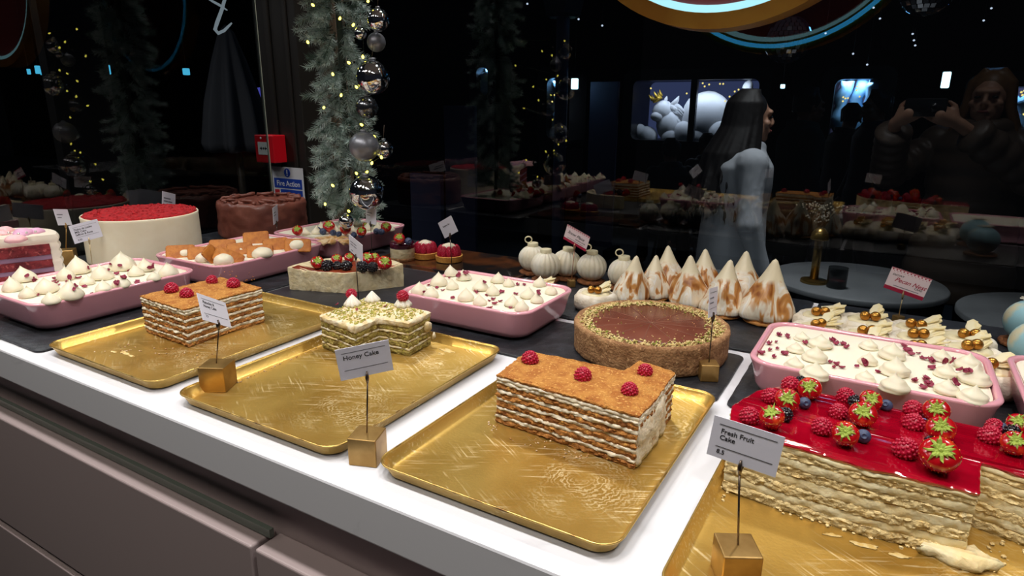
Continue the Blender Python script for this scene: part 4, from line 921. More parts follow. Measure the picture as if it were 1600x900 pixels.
def k(base, card, f):
    "slide a stand along the surveyed sight line by the factor f"
    return (base[0]*f, base[1]*f, base[2]), (card[0]*f, card[1]*f, H-(H-card[2])*f)
def words_bar(z, x0=-.38, n=2, L=.2, t=.05):
    out = []
    for i in range(n): out.append(('bar', x0+i*(L+.03), x0+i*(L+.03)+L, z-t/2, z+t/2, M_INK2))
    return out
stand((-.438, .445, 0), (-.437, .447, .112), (.834, .101, -.119), (.0536, .0354), 'white honey cake sign between the two middle gold trays', lines=[('text', 'Honey Cake', -.385, .12, .20)], rz=.35)
stand((-.726, .474, .0032), (-.722, .478, .108), (2.161, -.371, .531), (.0625, .0363), 'white sign on a brass cube in the half empty tray corner', lines=[('text', 'Pistachio &\nHoney Cake', -.37, .17, .15), ('text', '7.5', -.37, -.35, .12)], rz=.5, cube=.034)
stand((-.0645, .458, .0032), (-.069, .464, .115), (.011, -.035, .092), (.0513, .0336), 'white fresh fruit cake sign with price, in the front right tray', lines=[('text', 'Fresh Fruit\nCake', -.365, .13, .165), ('text', '8.5', -.37, -.38, .15)], rz=.5, cube=.030)
stand((-.182, .836, .0042), (-.184, .835, .114), (1.617, -.080, .182), (.0553, .0382), 'white sign seen edge on before the chocolate tart', cube=.024, rz=.45, lines=words_bar(.15)+words_bar(-.02))
stand(*k((-.584, 1.248, .0042), (-.577, 1.252, .088), .932), (-.151, .112, .359), (.0614*.932, .0370*.932), 'pink bordered festive sign among the white bauble cakes', cube=.014, festive=1, stroke=False, rodm=mat('copper_clip', (190, 140, 116), .3, .8), lines=[('text', 'Snow Place', -.40, .02, .26, M_INK, .35), ('text', 'BAUBLE CAKE', -.02, -.16, .11, M_INK, .2), ('bar', -.36, .36, -.27, -.245, M_INK2), ('text', '\u00a38.50', .2, -.465, .12, M_WPR)])
stand((.039, 1.248, .0042), (.043, 1.248, .076), (-.133, .040, .217), (.0614, .0399), 'pink bordered snowy pecan nest sign behind the nests', cube=.014, festive=1, stroke=False, rodm=mat('pale_brass_rod', (190, 168, 128), .35, .7), lines=[('text', 'SNOWY', -.42, .17, .12, M_INK, .2), ('text', 'Pecan Nest', -.32, -.06, .26, M_RED, .4), ('text', 'CAKE', .2, -.16, .12, M_INK, .2), ('bar', -.30, .34, -.27, -.245, M_INK2), ('text', '\u00a38.50', .2, -.465, .13, M_WPR, 0, .02)])
stand((-.845, 1.160, .0095), (-.851, 1.156, .0995), (-.262, .173, -.438), (.0586, .0384), 'white tilted card standing before the raspberry tarts', cube=0, lines=[('text', 'Raspberry Tart', -.30, .10, .12)], stroke=False)
stand((-.835, .848, .0042), (-.831, .845, .1107), (-.356, .081, .243), (.0535, .0339), 'white tilted card in front of the cheesecake wedge', cube=0, lines=words_bar(.16)+words_bar(.0)+[('bar', -.36, -.2, -.36, -.32, M_INK2)], stroke=False)
stand((-1.060, 1.130, .0042), (-1.058, 1.132, .1105), (-.436, -.081, -.038), (.0612, .0379), 'white card upright before the far pavlova dish', cube=0, lines=words_bar(.16, L=.22)+words_bar(.0, n=1, L=.3), stroke=False)
stand(*k((-1.564, .745, .0042), (-1.564, .745, .083), .955), (1.581, -.100, -.113), (.0632*.955, .0415*.955), 'white card with three printed lines before the red velvet cake', cube=0, rodm=mat('pale_brass_rod', (190, 168, 128)), lines=[('text', 'Dulce de Leche\nMilk Cake\nSaffron & Rose', -.38, .16, .15), ('text', '9.50', -.36, -.40, .13)])
stand(*k((-1.648, .735, .0042), (-1.644, .739, .109), .985), (2.312, -.190, .165), (.0625, .0372), 'white card on a brass cube behind the pink layer cake', cube=.034, rz=.9, rodm=M_BRASS, lines=words_bar(.16, n=1, L=.4)+words_bar(-.02, n=1, L=.28), stroke=False)
stand(*k((-1.737, 1.036, .0042), (-1.729, 1.049, .104), .962), (2.129, .024, .248), (.0700, .0435), 'white card peeping up behind the red velvet cake', cube=.02, lines=words_bar(.12, n=1, L=.5, t=.08)+words_bar(-.06, n=2, L=.3, t=.08), stroke=False)
stand((-1.389, 1.131, .0042), (-1.389, 1.127, .0845), (2.276, .031, .014), (.0697, .0440), 'white card seen edge on before the chocolate cake', cube=0, lines=words_bar(.16)+words_bar(0), stroke=False)
# ================================================================== round hanging sign
M_GOLDP = mat('gold_sign_rim', (206, 152, 62), .36, .55, c2=(190, 132, 50), scale=12)
sc_ = Vector((-.322, 1.30, .832)); R = .332
sg = empty('hanging_round_sign', sc_, 'big round red sign with gold rim and cyan light ring hanging over the cakes', 'sign')
def ring(r0, r1, y0, y1, n=96):
    v, f = lathe([(r0, y0), (r1, y0), (r1, y1), (r0, y1)], n); f = f[:-2]
    n4 = n; f += [(3*n4+i, i, (i+1) % n4, 3*n4+(i+1) % n4)[::-1] for i in range(n4)]
    return [Vector((p[0], p[2], p[1])) for p in v], [tuple(reversed(q)) for q in f]
def disc(r, y0, y1, n=96):
    v, f = lathe([(0, y0), (r, y0), (r, y1), (0, y1)], n); return [Vector((p[0], p[2], p[1])) for p in v], [tuple(reversed(q)) for q in f]
part('rim', ring(R-.028, R, -.03, .03), M_GOLDP, sg, loc=(0, 0, 0), sharp=.6)
part('light_ring', ring(R-.0415, R-.0285, -.026, -.006), glow('cyan_tube', (172, 236, 246), 1.05), sg, loc=(0, 0, 0), sharp=.6)
part('rear_light_ring', ring(R-.022, R-.012, .0305, .036), glow('blue_tube', (60, 170, 230), 3.2), sg, loc=(0, 0, 0), sharp=.6)
part('face', disc(R-.042, -.020, .010), mat('dusty_red_panel', (186, 92, 96), .5), sg, loc=(0, 0, 0), sharp=.6)
part('hanging_rod', join(tube([(-.2, 0, R*.8), (-.2, 0, .667)], .006), tube([(.2, 0, R*.8), (.2, 0, .667)], .006)), M_ROD, sg, loc=(0, 0, 0))

# ================================================================== frosted garland with baubles
M_FIR = mat('frosted_needles', (164, 184, 178), .7, c2=(216, 226, 226), scale=55, lo=.48, hi=.68, c3=(84, 108, 98), scale3=24, lo3=.56, hi3=.62)
GX, GY = -1.232, 1.235
gd = empty('hanging_garland', (GX, GY, .075), 'frosted fir garland hanging in the corner beside the window post', 'garland')
def needles(base, d, L, n, R_, V, F):
    s = d.cross(Vector((.3, .5, .8))).normalized(); t = d.cross(s)
    for i in range(n):
        u = i/n; a = i*2.4+R_.uniform(-.5, .5); o = base+d*L*u
        nd = (d*.75+(s*math.cos(a)+t*math.sin(a))*1.0).normalized(); l = .026*(1-.45*u)*R_.uniform(.8, 1.2)
        e = nd.cross(d).normalized()*.0012; g = nd.cross(e).normalized()*.0012; b0 = len(V)
        V += [o+e, o-e*.5+g*.87, o-e*.5-g*.87, o+nd*l]; F += [(b0, b0+1, b0+3), (b0+1, b0+2, b0+3), (b0+2, b0, b0+3)]
gr = random.Random(11); V, F, ST_ = [], [], []
zz = 0.02
while zz < 1.15:
    for k_ in range(9):
        a = gr.uniform(0, 2*PI); rad = gr.uniform(.03, .07)*(.6+min(1, zz/.08)*.4)
        base = Vector((rad*.5*math.cos(a), rad*.5*math.sin(a), zz+gr.uniform(-.01, .01)))
        d = Vector((math.cos(a), math.sin(a), gr.uniform(-1.3, .1))).normalized(); L = gr.uniform(.048, .082)
        if base.z+d.z*L < .0: d.z = abs(d.z)*.2; d.normalize()
        needles(base, d, L, 74, gr, V, F); ST_.append(tube([base-d*.01, base+d*L], .0012, 5))
    zz += .026
part('fir_needles', (V, F), M_FIR, gd, loc=(0, 0, 0), smooth=False)
part('twigs', join(tube([(0, 0, .0), (.01, 0, .4), (-.01, .01, .8), (0, 0, 1.2)], .008), *ST_), mat('fir_twig', (72, 84, 76), .8), gd, loc=(0, 0, 0))
M_MIRR = mat('mirror_silver', (214, 216, 222), .06, 1.0); M_SAT = mat('satin_grey', (140, 142, 150), .35, .6, bump=.1, bscale=200); M_SMOKE = mat('smoked_chrome', (110, 112, 118), .18, .9)
for px, py, r, m, y, lb in [(583, 121, 27, M_MIRR, 1.12, 'big mirrored silver bauble at the right of the frosted garland'), (588, 66, 15, M_SAT, 1.16, 'dull grey bauble above the big mirrored one'), (591, 31, 18, M_MIRR, 1.14, 'small mirrored bauble near the photo top edge'), (563, 52, 10, M_MIRR, 1.13, 'tiny silver bauble in the upper garland'), (573, 168, 18, M_SMOKE, 1.15, 'smoky bauble right below the big mirrored one'), (569, 229, 24, M_SAT, 1.11, 'dark satin grey bauble in the lower garland'), (600, 233, 15, M_MIRR, 1.15, 'small silver bauble right of the dark satin one'), (573, 301, 28, M_MIRR, 1.12, 'mirrored silver bauble at the foot of the garland'), (541, 346, 12, M_MIRR, 1.12, 'small silver bauble at the very bottom of the garland')]:
    p = atv(px, py, y); q_ = px_r(p, r)*.96
    b_ = empty('hanging_bauble', p, lb, 'bauble', 'silver baubles')
    part('ball', lathe([(0, -q_)]+[(q_*math.sin(PI*k/24), -q_*math.cos(PI*k/24)) for k in range(1, 24)]+[(0, q_)], 40), m, b_, loc=(0, 0, 0))
    part('cap', lathe([(q_*.2, q_*.95), (q_*.2, q_*1.12), (0, q_*1.14)], 16), M_SAT, b_, loc=(0, 0, 0))
    part('hanger', tube([(0, 0, q_*1.1), (-.005, .01, q_*1.1+.03)], .0006, 5), M_ROD, b_, loc=(0, 0, 0))
fl_ = empty('hanging_fairy_lights', (GX, GY-.1, .1), 'string of warm yellow fairy lights wound round the frosted garland', 'lights')
M_BULB = glow('fairy_bulb', (255, 240, 96), 5.0); W = []
bl_ = [(575, 2), (489, 8), (531, 29), (552, 39), (481, 66), (567, 89), (545, 98), (520, 116), (557, 136), (533, 149), (506, 168), (565, 195), (585, 214), (596, 246), (581, 255), (573, 269), (557, 271), (520, 290), (508, 319), (545, 330)]
for px, py in bl_:
    p = atv(px, py, 1.125)-Vector((GX, GY-.1, .1)); W.append(p)
    part('bulb', lathe([(0, -.0042), (.0026, -.002), (.0028, .001), (.0014, .004), (0, .0046)], 10), M_BULB, fl_, loc=p, rot=(rnd.uniform(-1, 1), rnd.uniform(-1, 1), 0))
part('wire', tube([w+Vector((0, .006, .004)) for w in W], .0007, 5), mat('green_wire', (50, 60, 40), .5), fl_, loc=(0, 0, 0))

# ================================================================== fire call point and notice on the post
al = empty('fire_alarm_switch', (-1.772, 1.470, .225), 'red fire alarm call point on the dark window post', 'alarm')
M_FRED = mat('alarm_red', (200, 14, 30), .35)
part('box', box(-.044, .044, -.052, 0, -.044, .044), M_FRED, al, loc=(0, 0, 0), smooth=False, bevel=.003)
part('white_panel', box(-.028, .022, -.0535, -.0515, -.018, .022), mat('alarm_white', (226, 226, 220), .4), al, loc=(0, 0, 0), smooth=False)
arrow = [(-.6, -.12), (-.25, -.12), (-.25, -.35), (.1, 0), (-.25, .35), (-.25, .12), (-.6, .12)]
part('printed_arrows', join(loft([[(p[0]*.018-.008, y, p[1]*.018+.002) for p in arrow] for y in (-.0539, -.0534)]), loft([[(-p[0]*.018+.004, y, p[1]*.018+.002) for p in reversed(arrow)] for y in (-.0539, -.0534)]), ico(.0035, 2, (-.002, -.0536, .002), (1, .1, 1.2))), M_INK, al, loc=(0, 0, 0), smooth=False)
part('key_hole', ico(.004, 2, (-.012, -.0525, .034), (1, .3, 1)), mat('alarm_white', (226, 226, 220)), al, loc=(0, 0, 0))
fs = empty('fire_action_notice', (-1.724, 1.4608, .061), 'white and blue fire action notice below the red alarm', 'notice')
M_NB = mat('notice_blue', (24, 62, 160), .5); M_NW = mat('notice_white', (214, 216, 222), .45)
part('sheet', box(-.073, .073, 0, .002, -.105, .105), M_NW, fs, loc=(0, 0, 0), smooth=False)
for z0, z1, x0 in ((.036, .068, -.066), (.002, .032, -.038), (-.030, -.004, -.038), (-.060, -.034, -.038)): part('blue_band', box(x0, .066, -.0008, 0, z0, z1), M_NB, fs, loc=(0, 0, 0), smooth=False)
part('blue_disc', move(disc(.0145, -.0008, 0, 32), (0, 0, .087)), M_NB, fs, loc=(0, 0, 0), smooth=False)
part('exclamation_mark', join(box(-.002, .002, -.0012, -.0008, .084, .097), box(-.002, .002, -.0012, -.0008, .0775, .081)), M_NW, fs, loc=(0, 0, 0), smooth=False)
part('red_symbol', box(-.066, -.044, -.0008, 0, .004, .030), mat('notice_red', (190, 40, 50), .5), fs, loc=(0, 0, 0), smooth=False)
bar('Fire Action', .0245, M_NW, fs, (-.054, -.0009, .0435), bold=.012); bar('Sound the alarm', .009, M_NW, fs, (-.034, -.0009, .014))
# ================================================================== the terrace beyond the window
M_TBL = mat('grey_table_top', (136, 138, 140), .5, c2=(124, 126, 128), scale=6)
M_LEG = mat('black_metal', (20, 20, 22), .4, .5)
def table(x, y, z, r, label):
    t = empty('round_table', (x, y, -T), label, 'table'); h = T+z
    part('table_top', lathe([(r*.97, h-.028), (r, h-.022), (r, h-.006), (r*.985, h), (0, h)], 72), M_TBL, t, loc=(0, 0, 0), sharp=.9)
    part('pedestal', lathe([(.035, .02), (.03, .1), (.03, h-.05), (.08, h-.029)], 24), M_LEG, t, loc=(0, 0, 0))
    part('base_plate', lathe([(.21, 0), (.21, .012), (.04, .025)], 40), M_LEG, t, loc=(0, 0, 0), sharp=.9)
    return t
table(-.085, 3.07, -.35, .345, 'round grey terrace table with the gold lamp and glass jar')
table(.64, 2.86, -.35, .375, 'round grey terrace table at the right photo edge')
table(-.60, 2.60, -.33, .26, 'round grey terrace table behind the meringue cones')
M_LBR = mat('lamp_brass', (170, 136, 76), .3, .9)
p = at(1271, 441, -.35); lp = empty('table_lamp', p, 'small brass mushroom lamp on the round terrace table', 'lamp')
part('base', lathe([(.052, 0), (.054, .004), (.052, .012), (.02, .016)], 36), M_LBR, lp, loc=(0, 0, 0), sharp=.9)
part('stem', lathe([(.017, .014), (.017, .19), (.01, .2)], 24), M_LBR, lp, loc=(0, 0, 0))
part('lamp_shade', lathe([(.036, .185), (.036, .19), (.031, .215), (.018, .232), (0, .236)], 32), M_LBR, lp, loc=(0, 0, 0))
p = at(1306, 449, -.35); jr = empty('glass_jar', p, 'small glass jar of red jelly next to the brass lamp', 'jar')
M_JAR = mat('jar_glass', (120, 126, 128), .05); M_JAR.node_tree.nodes['Principled BSDF'].inputs['Transmission Weight'].default_value = .9
part('glass', lathe([(.036, 0), (.038, .003), (.038, .085), (.034, .085), (.034, .005), (0, .005)], 32), M_JAR, jr, loc=(0, 0, 0), sharp=.9)
part('red_jelly', lathe([(.033, .006), (.033, .034), (0, .036)], 28), mat('jar_red', (150, 30, 44), .3), jr, loc=(0, 0, 0))
# dried flowers standing in a vase
p = at(1265, 414, -.35)+Vector((.0, .10, 0)); fv = empty('flower_vase', p, 'vase of tiny dried white flowers behind the brass lamp', 'vase')
part('vase', lathe([(.022, 0), (.03, .03), (.026, .07), (.014, .10), (.016, .11), (.012, .11), (.010, .09), (0, .08)], 28), M_LEG, fv, loc=(0, 0, 0))
vf, vs = [], []
for i in range(26):
    a, l, s = rnd.uniform(0, 2*PI), rnd.uniform(.14, .27), rnd.uniform(.1, .5); e = Vector((l*s*math.cos(a), l*s*math.sin(a), .1+l*.72)); vs.append(tube([(0, 0, .09), e*.5+Vector((0, 0, .07)), e], .0008, 4))
    for j in range(4): vf.append(ico(.0042, 1, e+Vector((rnd.uniform(-.02, .02), rnd.uniform(-.02, .02), rnd.uniform(-.02, .01)))))
part('stems', join(*vs), mat('dry_stem', (120, 100, 66), .8), fv, loc=(0, 0, 0)); o = part('blossoms', join(*vf), mat('dry_blossom', (200, 190, 170), .8), fv, loc=(0, 0, 0)); tag(o, kind='stuff')

# patio heater, panels, closed parasol, script letter
p = atv(877, 150, 4.2)
ph = empty('patio_heater', (p.x, p.y, -T), 'blue grey patio heater post behind the window', 'heater'); top = atv(877, 28, 4.2).z+T
part('post', lathe([(.045, .05), (.045, top)], 24), mat('heater_grey', (72, 84, 116), .5), ph, loc=(0, 0, 0), sharp=.9)
part('base', lathe([(.25, 0), (.25, .05), (.06, .12)], 32), M_LEG, ph, loc=(0, 0, 0), sharp=.9)
part('reflector', lathe([(.10, top), (.13, top+.02), (.155, top+.13), (.13, top+.16), (0, top+.2)], 6), mat('heater_hood', (70, 76, 92), .5), ph, loc=(0, 0, 0), sharp=.5)
M_PANEL = mat('lilac_grey_panel', (92, 96, 132), .7)
for (x0, x1, y0, y1, dist, lb) in ((695, 744, 165, 262, 5.0, 'tall lilac grey panel standing behind the window'), (643, 692, 270, 345, 3.2, 'low lilac grey panel beside the frosted garland'), (924, 962, 128, 250, 6.2, 'narrow grey panel right of the patio heater')):
    a, b_ = atv(x0, y0, dist), atv(x1, y1, dist); r_ = empty('screen_panel', ((a.x+b_.x)/2, dist, -T), lb, 'panel')
    w = (b_.x-a.x)/2
    part('board', box(-w, w, -.02, .02, .1 if y1 < 300 else .08, a.z+T), M_PANEL, r_, loc=(0, 0, 0), smooth=False, bevel=.005)
    for s in (-1, 1): part('foot', box(s*w-.03, s*w+.03, -.16, .16, 0, .1), M_LEG, r_, loc=(0, 0, 0), smooth=False)
d = ray(352, 40); f_ = -4.1/d.x; pz = lambda py: H+ray(352, py).z*f_
um = empty('closed_parasol', (-4.1, d.y*f_, -T), 'closed grey parasol standing beyond the left glass pane', 'parasol'); zt, zb = pz(38)+T, pz(240)+T
def fold(a, r, z): return r*(1+.22*math.cos(a*8)*min(1, (zt-z)/.3))
part('canopy', lathe([(.185, zb), (.20, zb+.06), (.16, zb+(zt-zb)*.4), (.10, zb+(zt-zb)*.72), (.05, zt-.05), (0, zt)], 64, fold), mat('parasol_cloth', (128, 128, 134), .9), um, loc=(0, 0, 0))
part('pole', lathe([(.025, .06), (.025, zb+.2)], 16), M_FRAME2, um, loc=(0, 0, 0)); part('base', lathe([(.3, 0), (.3, .06), (.04, .1)], 32), M_LEG, um, loc=(0, 0, 0), sharp=.9)
def onx(px, py, x): d_ = ray(px, py); t_ = x/d_.x; return Vector((x, d_.y*t_, H+d_.z*t_))
pts = [onx(a, b_, -3.3) for a, b_ in ((358, -34), (353, -8), (347, 14), (339, 36), (336, 46), (341, 52), (350, 48), (358, 40), (362, 36))]
lt = empty('lit_script_letter', pts[4], 'lit white script letter t seen through the left pane', 'sign')
part('main_stroke', tube([q_-pts[4] for q_ in pts], [.006, .008, .009, .010, .010, .009, .008, .006, .004], 10), glow('letter_glow', (196, 208, 214), .6), lt, loc=(0, 0, 0))
part('cross_stroke', tube([onx(a, b_, -3.3)-pts[4] for a, b_ in ((322, -4), (332, 2), (343, 8), (355, 16))], [.003, .006, .007, .003], 8), glow('letter_glow', (196, 208, 214), .6), lt, loc=(0, 0, 0))
part('hanging_wire', tube([pts[0]-pts[4], pts[0]-pts[4]+Vector((0, 0, 1.2))], .003, 6), M_ROD, lt, loc=(0, 0, 0))
p = onx(140, 200, -3.0); o = part('trim_5', box(-3.06, -3.0, p.y-.12, p.y+.12, -T, 2.6), mat('bronze_post_far', (20, 16, 14), .6), smooth=False); tag(o, kind='structure')

# small cyan lanterns
M_CY = glow('cyan_lantern', (90, 214, 255), 1.3); M_WH = glow('white_cyan_lantern', (190, 244, 255), 6.0)
def lantern(p, w, h, m, label, group='cyan lanterns'):
    r_ = empty('hanging_lantern', p, label, 'lantern', group)
    part('lit_panel', box(-w, w, -w, w, -h, h), m, r_, loc=(0, 0, 0), smooth=False, bevel=w*.3)
    part('cap', box(-w*1.1, w*1.1, -w*1.1, w*1.1, h, h*1.15), M_LEG, r_, loc=(0, 0, 0), smooth=False); part('hanger', tube([(0, 0, h), (0, 0, h+1.2)], .003, 5), M_LEG, r_, loc=(0, 0, 0))
for px, py, w, h, lb in ((45, 112, 2, 4, 'faint one farthest left'), (59, 109, 3, 6, 'second from the left'), (67, 113, 3, 4, 'close beside the second one'), (87, 110, 4, 6, 'fourth from the left'), (124, 112, 3, 5, 'fifth, before the dark post'), (167, 109, 4, 7, 'just left of the mirrored garland'), (291, 112, 4, 5, 'right of the mirrored garland')):
    p = onx(px, py, -6.5); s = (p-Vector((0, 0, H))).dot(FWD)/F_PX; lantern(p, w*s, h*s, M_CY, 'small cyan lantern far beyond the left pane, '+lb)
for px, py, w, h, d_, lb in ((898, 131, 4.5, 8, 6, 'beside the patio heater'), (1478, 125, 5.5, 12, 7, 'over the phone of the person taking a picture'), (1223, 135, 3, 3, 7, 'above the woman in the pale coat')):
    p = atv(px, py, d_); s = (p-Vector((0, 0, H))).dot(FWD)/F_PX; lantern(p, w*s, h*s, M_WH, 'bright white cyan lantern '+lb, 'bright lanterns')
M_SPK = glow('canopy_spark', (226, 236, 255), 1.6)
for i, (px, py) in enumerate(((824, 6), (866, 19), (904, 30), (941, 40), (1365, 12), (1375, 29), (1549, 13), (1537, 32), (1290, 52), (1355, 101), (1333, 84), (1426, 53), (1428, 63), (1430, 71))):
    p = atv(px, py, 5.0); s = (p-Vector((0, 0, H))).dot(FWD)/F_PX; r_ = empty('hanging_spark_light', p, 'tiny white light under the dark canopy beyond the window', 'light', 'sparks under the canopy')
    part('bulb', lathe([(0, -1.6*s), (1.6*s, -.6*s), (1.4*s, .9*s), (0, 1.6*s)], 12), M_SPK, r_, loc=(0, 0, 0)); part('hanger', tube([(0, 0, s), (0, 0, .5)], .002, 4), M_LEG, r_, loc=(0, 0, 0))
# draped canopy
def drape(x0, x1, y0, y1, fn, n=48, m=26, th=.01):
    v = []
    for s in (0, th):
        for i in range(n+1):
            for j in range(m+1):
                x = x0+(x1-x0)*i/n; y = y0+(y1-y0)*j/m; v.append(Vector((x, y, fn(x, y)+s)))
    N_ = (n+1)*(m+1); f = []
    for i in range(n):
        for j in range(m):
            a = i*(m+1)+j; q_ = (a, a+m+1, a+m+2, a+1); f.append(q_[::-1]); f.append(tuple(k_+N_ for k_ in q_))
    return v, f
o = part('draped_canopy', drape(-2.5, 3.5, 4.0, 7.2, lambda x, y: 1.62+.16*(y-4)+.10*abs(math.sin(x*1.3))+.05*math.sin(x*7+.5*y)+.25*max(0, x-.3)), mat('navy_cloth', (40, 54, 84), .8)); tag(o, 'dark blue draped cloth canopy over the terrace', 'canopy')
# mirror balls
def mball(px, py, r, d_, label):
    p = atv(px, py, d_); r = px_r(p, r); b_ = empty('hanging_mirror_ball', p, label, 'mirror ball', 'mirror balls'); vf = []
    for i in range(1, 16):
        t = PI*i/16; k_ = max(3, int(30*math.sin(t)))
        for j in range(k_):
            a = 2*PI*j/k_; M_ = Matrix.Rotation(a, 3, 'Z') @ Matrix.Rotation(t, 3, 'Y'); s = r*.092
            vf.append(move(box(-s, s, -s, s, -.1*s, .3*s), M_ @ Vector((0, 0, r)), M_))
    part('tiles', join(*vf), M_MIRR, b_, loc=(0, 0, 0), smooth=False); part('core', lathe([(0, -r*.97)]+[(r*.97*math.sin(PI*k_/16), -r*.97*math.cos(PI*k_/16)) for k_ in range(1, 16)]+[(0, r*.97)], 32), M_LEG, b_, loc=(0, 0, 0))
    part('rod', tube([(0, 0, r), (0, 0, r+1)], .006, 6), M_ROD, b_, loc=(0, 0, 0))
mball(1450, -18, 39, 3.0, 'mirror ball cut by the top photo edge at the right'); mball(1231, 62, 34, 3.4, 'mirror ball hanging below the round red sign')

# lit display windows on the far side
def display(x0, x1, y0, y1, dist, label, back, depth=.5, power=3, lc=(.75, .85, 1)):
    a, b_ = atv(x0, y0, dist), atv(x1, y1, dist); cx = (a.x+b_.x)/2; zc = (a.z+b_.z)/2; w, h = (b_.x-a.x)/2, (a.z-b_.z)/2
    r_ = empty('display_window', (cx, dist, zc), label, 'display')
    part('backdrop', box(-w, w, depth, depth+.03, -h, h), back, r_, loc=(0, 0, 0), smooth=False)
    fr = [[(p_[0], y, p_[1]) for p_ in rrect(w+.12, h+.12, .1, 5)] for y in (0, depth+.04)]; inn = [[(p_[0], y, p_[1]) for p_ in rrect(w, h, .07, 5)] for y in (depth+.04, 0)]
    v, f = loft([fr[0], fr[1], inn[0], inn[1], fr[0]], False, False)
    part('casing', (v, f), M_LEG, r_, loc=(0, 0, 0), smooth=False)
    part('plinth', box(-w-.1, w+.1, .02, depth+.04, -(zc+T), -h-.121), M_LEG, r_, loc=(0, 0, 0), smooth=False)
    l = bpy.data.lights.new('display_lamp', 'AREA'); l.shape = 'RECTANGLE'; l.size = w*1.6; l.size_y = .1; l.energy = power; l.color = lc
    o_ = bpy.data.objects.new('display_lamp', l); link(o_, r_); o_.location = (0, .12, h-.02); o_.rotation_euler = (.35, 0, 0)
    return r_, w, h
M_SNOW = mat('white_plaster', (232, 232, 236), .7); M_STAR = glow('star_bulb', (255, 226, 130), 2.2)
dw, w, h = display(990, 1177, 126, 224, 7.4, 'wide lit display window with a crowned white creature and snowy domes', glow('indigo_backdrop', (74, 84, 126), .8), .6, 6)
def at_d(px, py, yy): return atv(px, py, 7.4+yy)-Vector((dw.location.x, 7.4, dw.location.z-T))
vf = []
for i in range(60):
    t = i/59; a = i*2.4; c_ = at_d(1040+rnd.uniform(-14, 18), 176+rnd.uniform(-12, 26), .3); vf.append(tube([c_, c_+Vector((.05, -.03, -.02)), c_+Vector((.12+rnd.uniform(0, .06), -.03, -.06-rnd.uniform(0, .1)))], [.035, .028, .006], 7))
vf.append(ico(.13, 2, at_d(1036, 174, .3), (1, .8, 1))); vf.append(ico(.075, 2, at_d(1027, 182, .24), (1.1, .8, .8))); vf.append(ico(.16, 2, at_d(1046, 196, .32), (1, .8, 1.2)))
vf.append(tube([at_d(1050, 166, .3), at_d(1058, 156, .3), at_d(1061, 150, .3)], [.04, .025, .004], 8)); vf.append(tube([at_d(1038, 162, .3), at_d(1041, 154, .3), at_d(1042, 150, .3)], [.03, .02, .004], 8))
part('white_creature', join(*vf), M_SNOW, dw, loc=(0, 0, 0))
c_ = at_d(1027, 155, .28); vf = [move(ring(.052, .06, -.02, .02, 24), (0, 0, 0), Matrix.Rotation(PI/2, 3, 'X'))]
for i in range(5): a = 2*PI*i/5; vf.append(tube([(.056*math.cos(a), .056*math.sin(a), .01), (.07*math.cos(a), .07*math.sin(a), .085)], [.022, .004], 6))
part('gold_crown', move(join(*vf), c_, Matrix.Rotation(-.5, 3, 'Y')), mat('crown_gold', (220, 180, 70), .35, .5), dw, loc=(0, 0, 0))
for px, py, r, nm in ((1104, 186, 44, 'snowy_dome'), (1146, 204, 20, 'snowy_mound'), (1124, 208, 20, 'snowy_mound'), (1072, 207, 20, 'snowy_mound'), (1012, 213, 17, 'snowy_mound'), (999, 206, 13, 'snowy_mound'), (1046, 214, 14, 'snowy_mound'), (1090, 212, 16, 'snowy_mound')):
    c_ = at_d(px, py, .36 if r > 30 else .25); r = r*7.0/F_PX; part(nm, jitter(ico(1, 3, (0, 0, 0)), .08, 1.2, px), M_SNOW, dw, loc=c_).scale = (r, r*.6, r)
part('white_figure', jitter(ico(1, 3), .2, 1.4, 3), M_SNOW, dw, loc=at_d(1168, 142, .3)).scale = (.06, .06, .12)
for px, py in ((1017, 138), (1073, 146), (1090, 130), (1098, 130), (1101, 135), (1108, 132), (1125, 131), (1130, 131), (1090, 138), (1148, 143), (1154, 140), (1148, 150), (1140, 151), (1133, 158), (1158, 160)): part('star_light', ico(.011, 1, at_d(px, py, .2)), M_STAR, dw, loc=(0, 0, 0))
part('mullion', box(-.035, .035, -.06, -.001, -h, h), mat('blue_black_post', (22, 30, 46), .4), dw, loc=(at_d(1084, 170, 0).x, 0, 0), smooth=False)
def drapes(r_, w, h, m, n):
    for i in range(n):
        x = -w+w*2*(i+.5)/n; P = [(x+rnd.uniform(-.05, .05), .2+.06*math.sin(i*2), h*(1-2*j/8)) for j in range(9)]
        part('hanging_drape', jitter(tube(P, [w/n*rnd.uniform(.7, 1.5) for j in range(9)], 10), .03, 4, i), m, r_, loc=(0, 0, 0))
M_DRB = mat('ice_blue_drape', (140, 190, 226), .6)
for (x0, x1, y0, y1, d_, lb, bk, n) in ((1306, 1362, 124, 238, 7.4, 'lit display window with ice blue drapes between the two men', (96, 100, 140), 3), (1541, 1640, 136, 248, 6.8, 'lit display window with pale blue drapes at the right photo edge', (96, 116, 168), 4), (855, 873, 122, 217, 6.6, 'narrow lit display window by the patio heater', (150, 170, 190), 1), (744, 762, 106, 150, 7.8, 'small blue lit display window left of the heater', (40, 110, 190), 1)):
    r_, w_, h_ = display(x0, x1, y0, y1, d_, lb, glow('back_'+lb[:24], bk, .9), .4, 3.2, (.6, .8, 1)); drapes(r_, w_, h_, M_DRB, n)
    for i in range(n*4): part('star_light', ico(.010, 1, (rnd.uniform(-w_, w_)*.9, .08, rnd.uniform(0, h_)*.9)), M_STAR, r_, loc=(0, 0, 0))
a = [onx(x, y, -6.0) for x, y in ((394, 138), (440, 132), (440, 205), (408, 184))]; n_ = Vector((-.05, .03, 0))
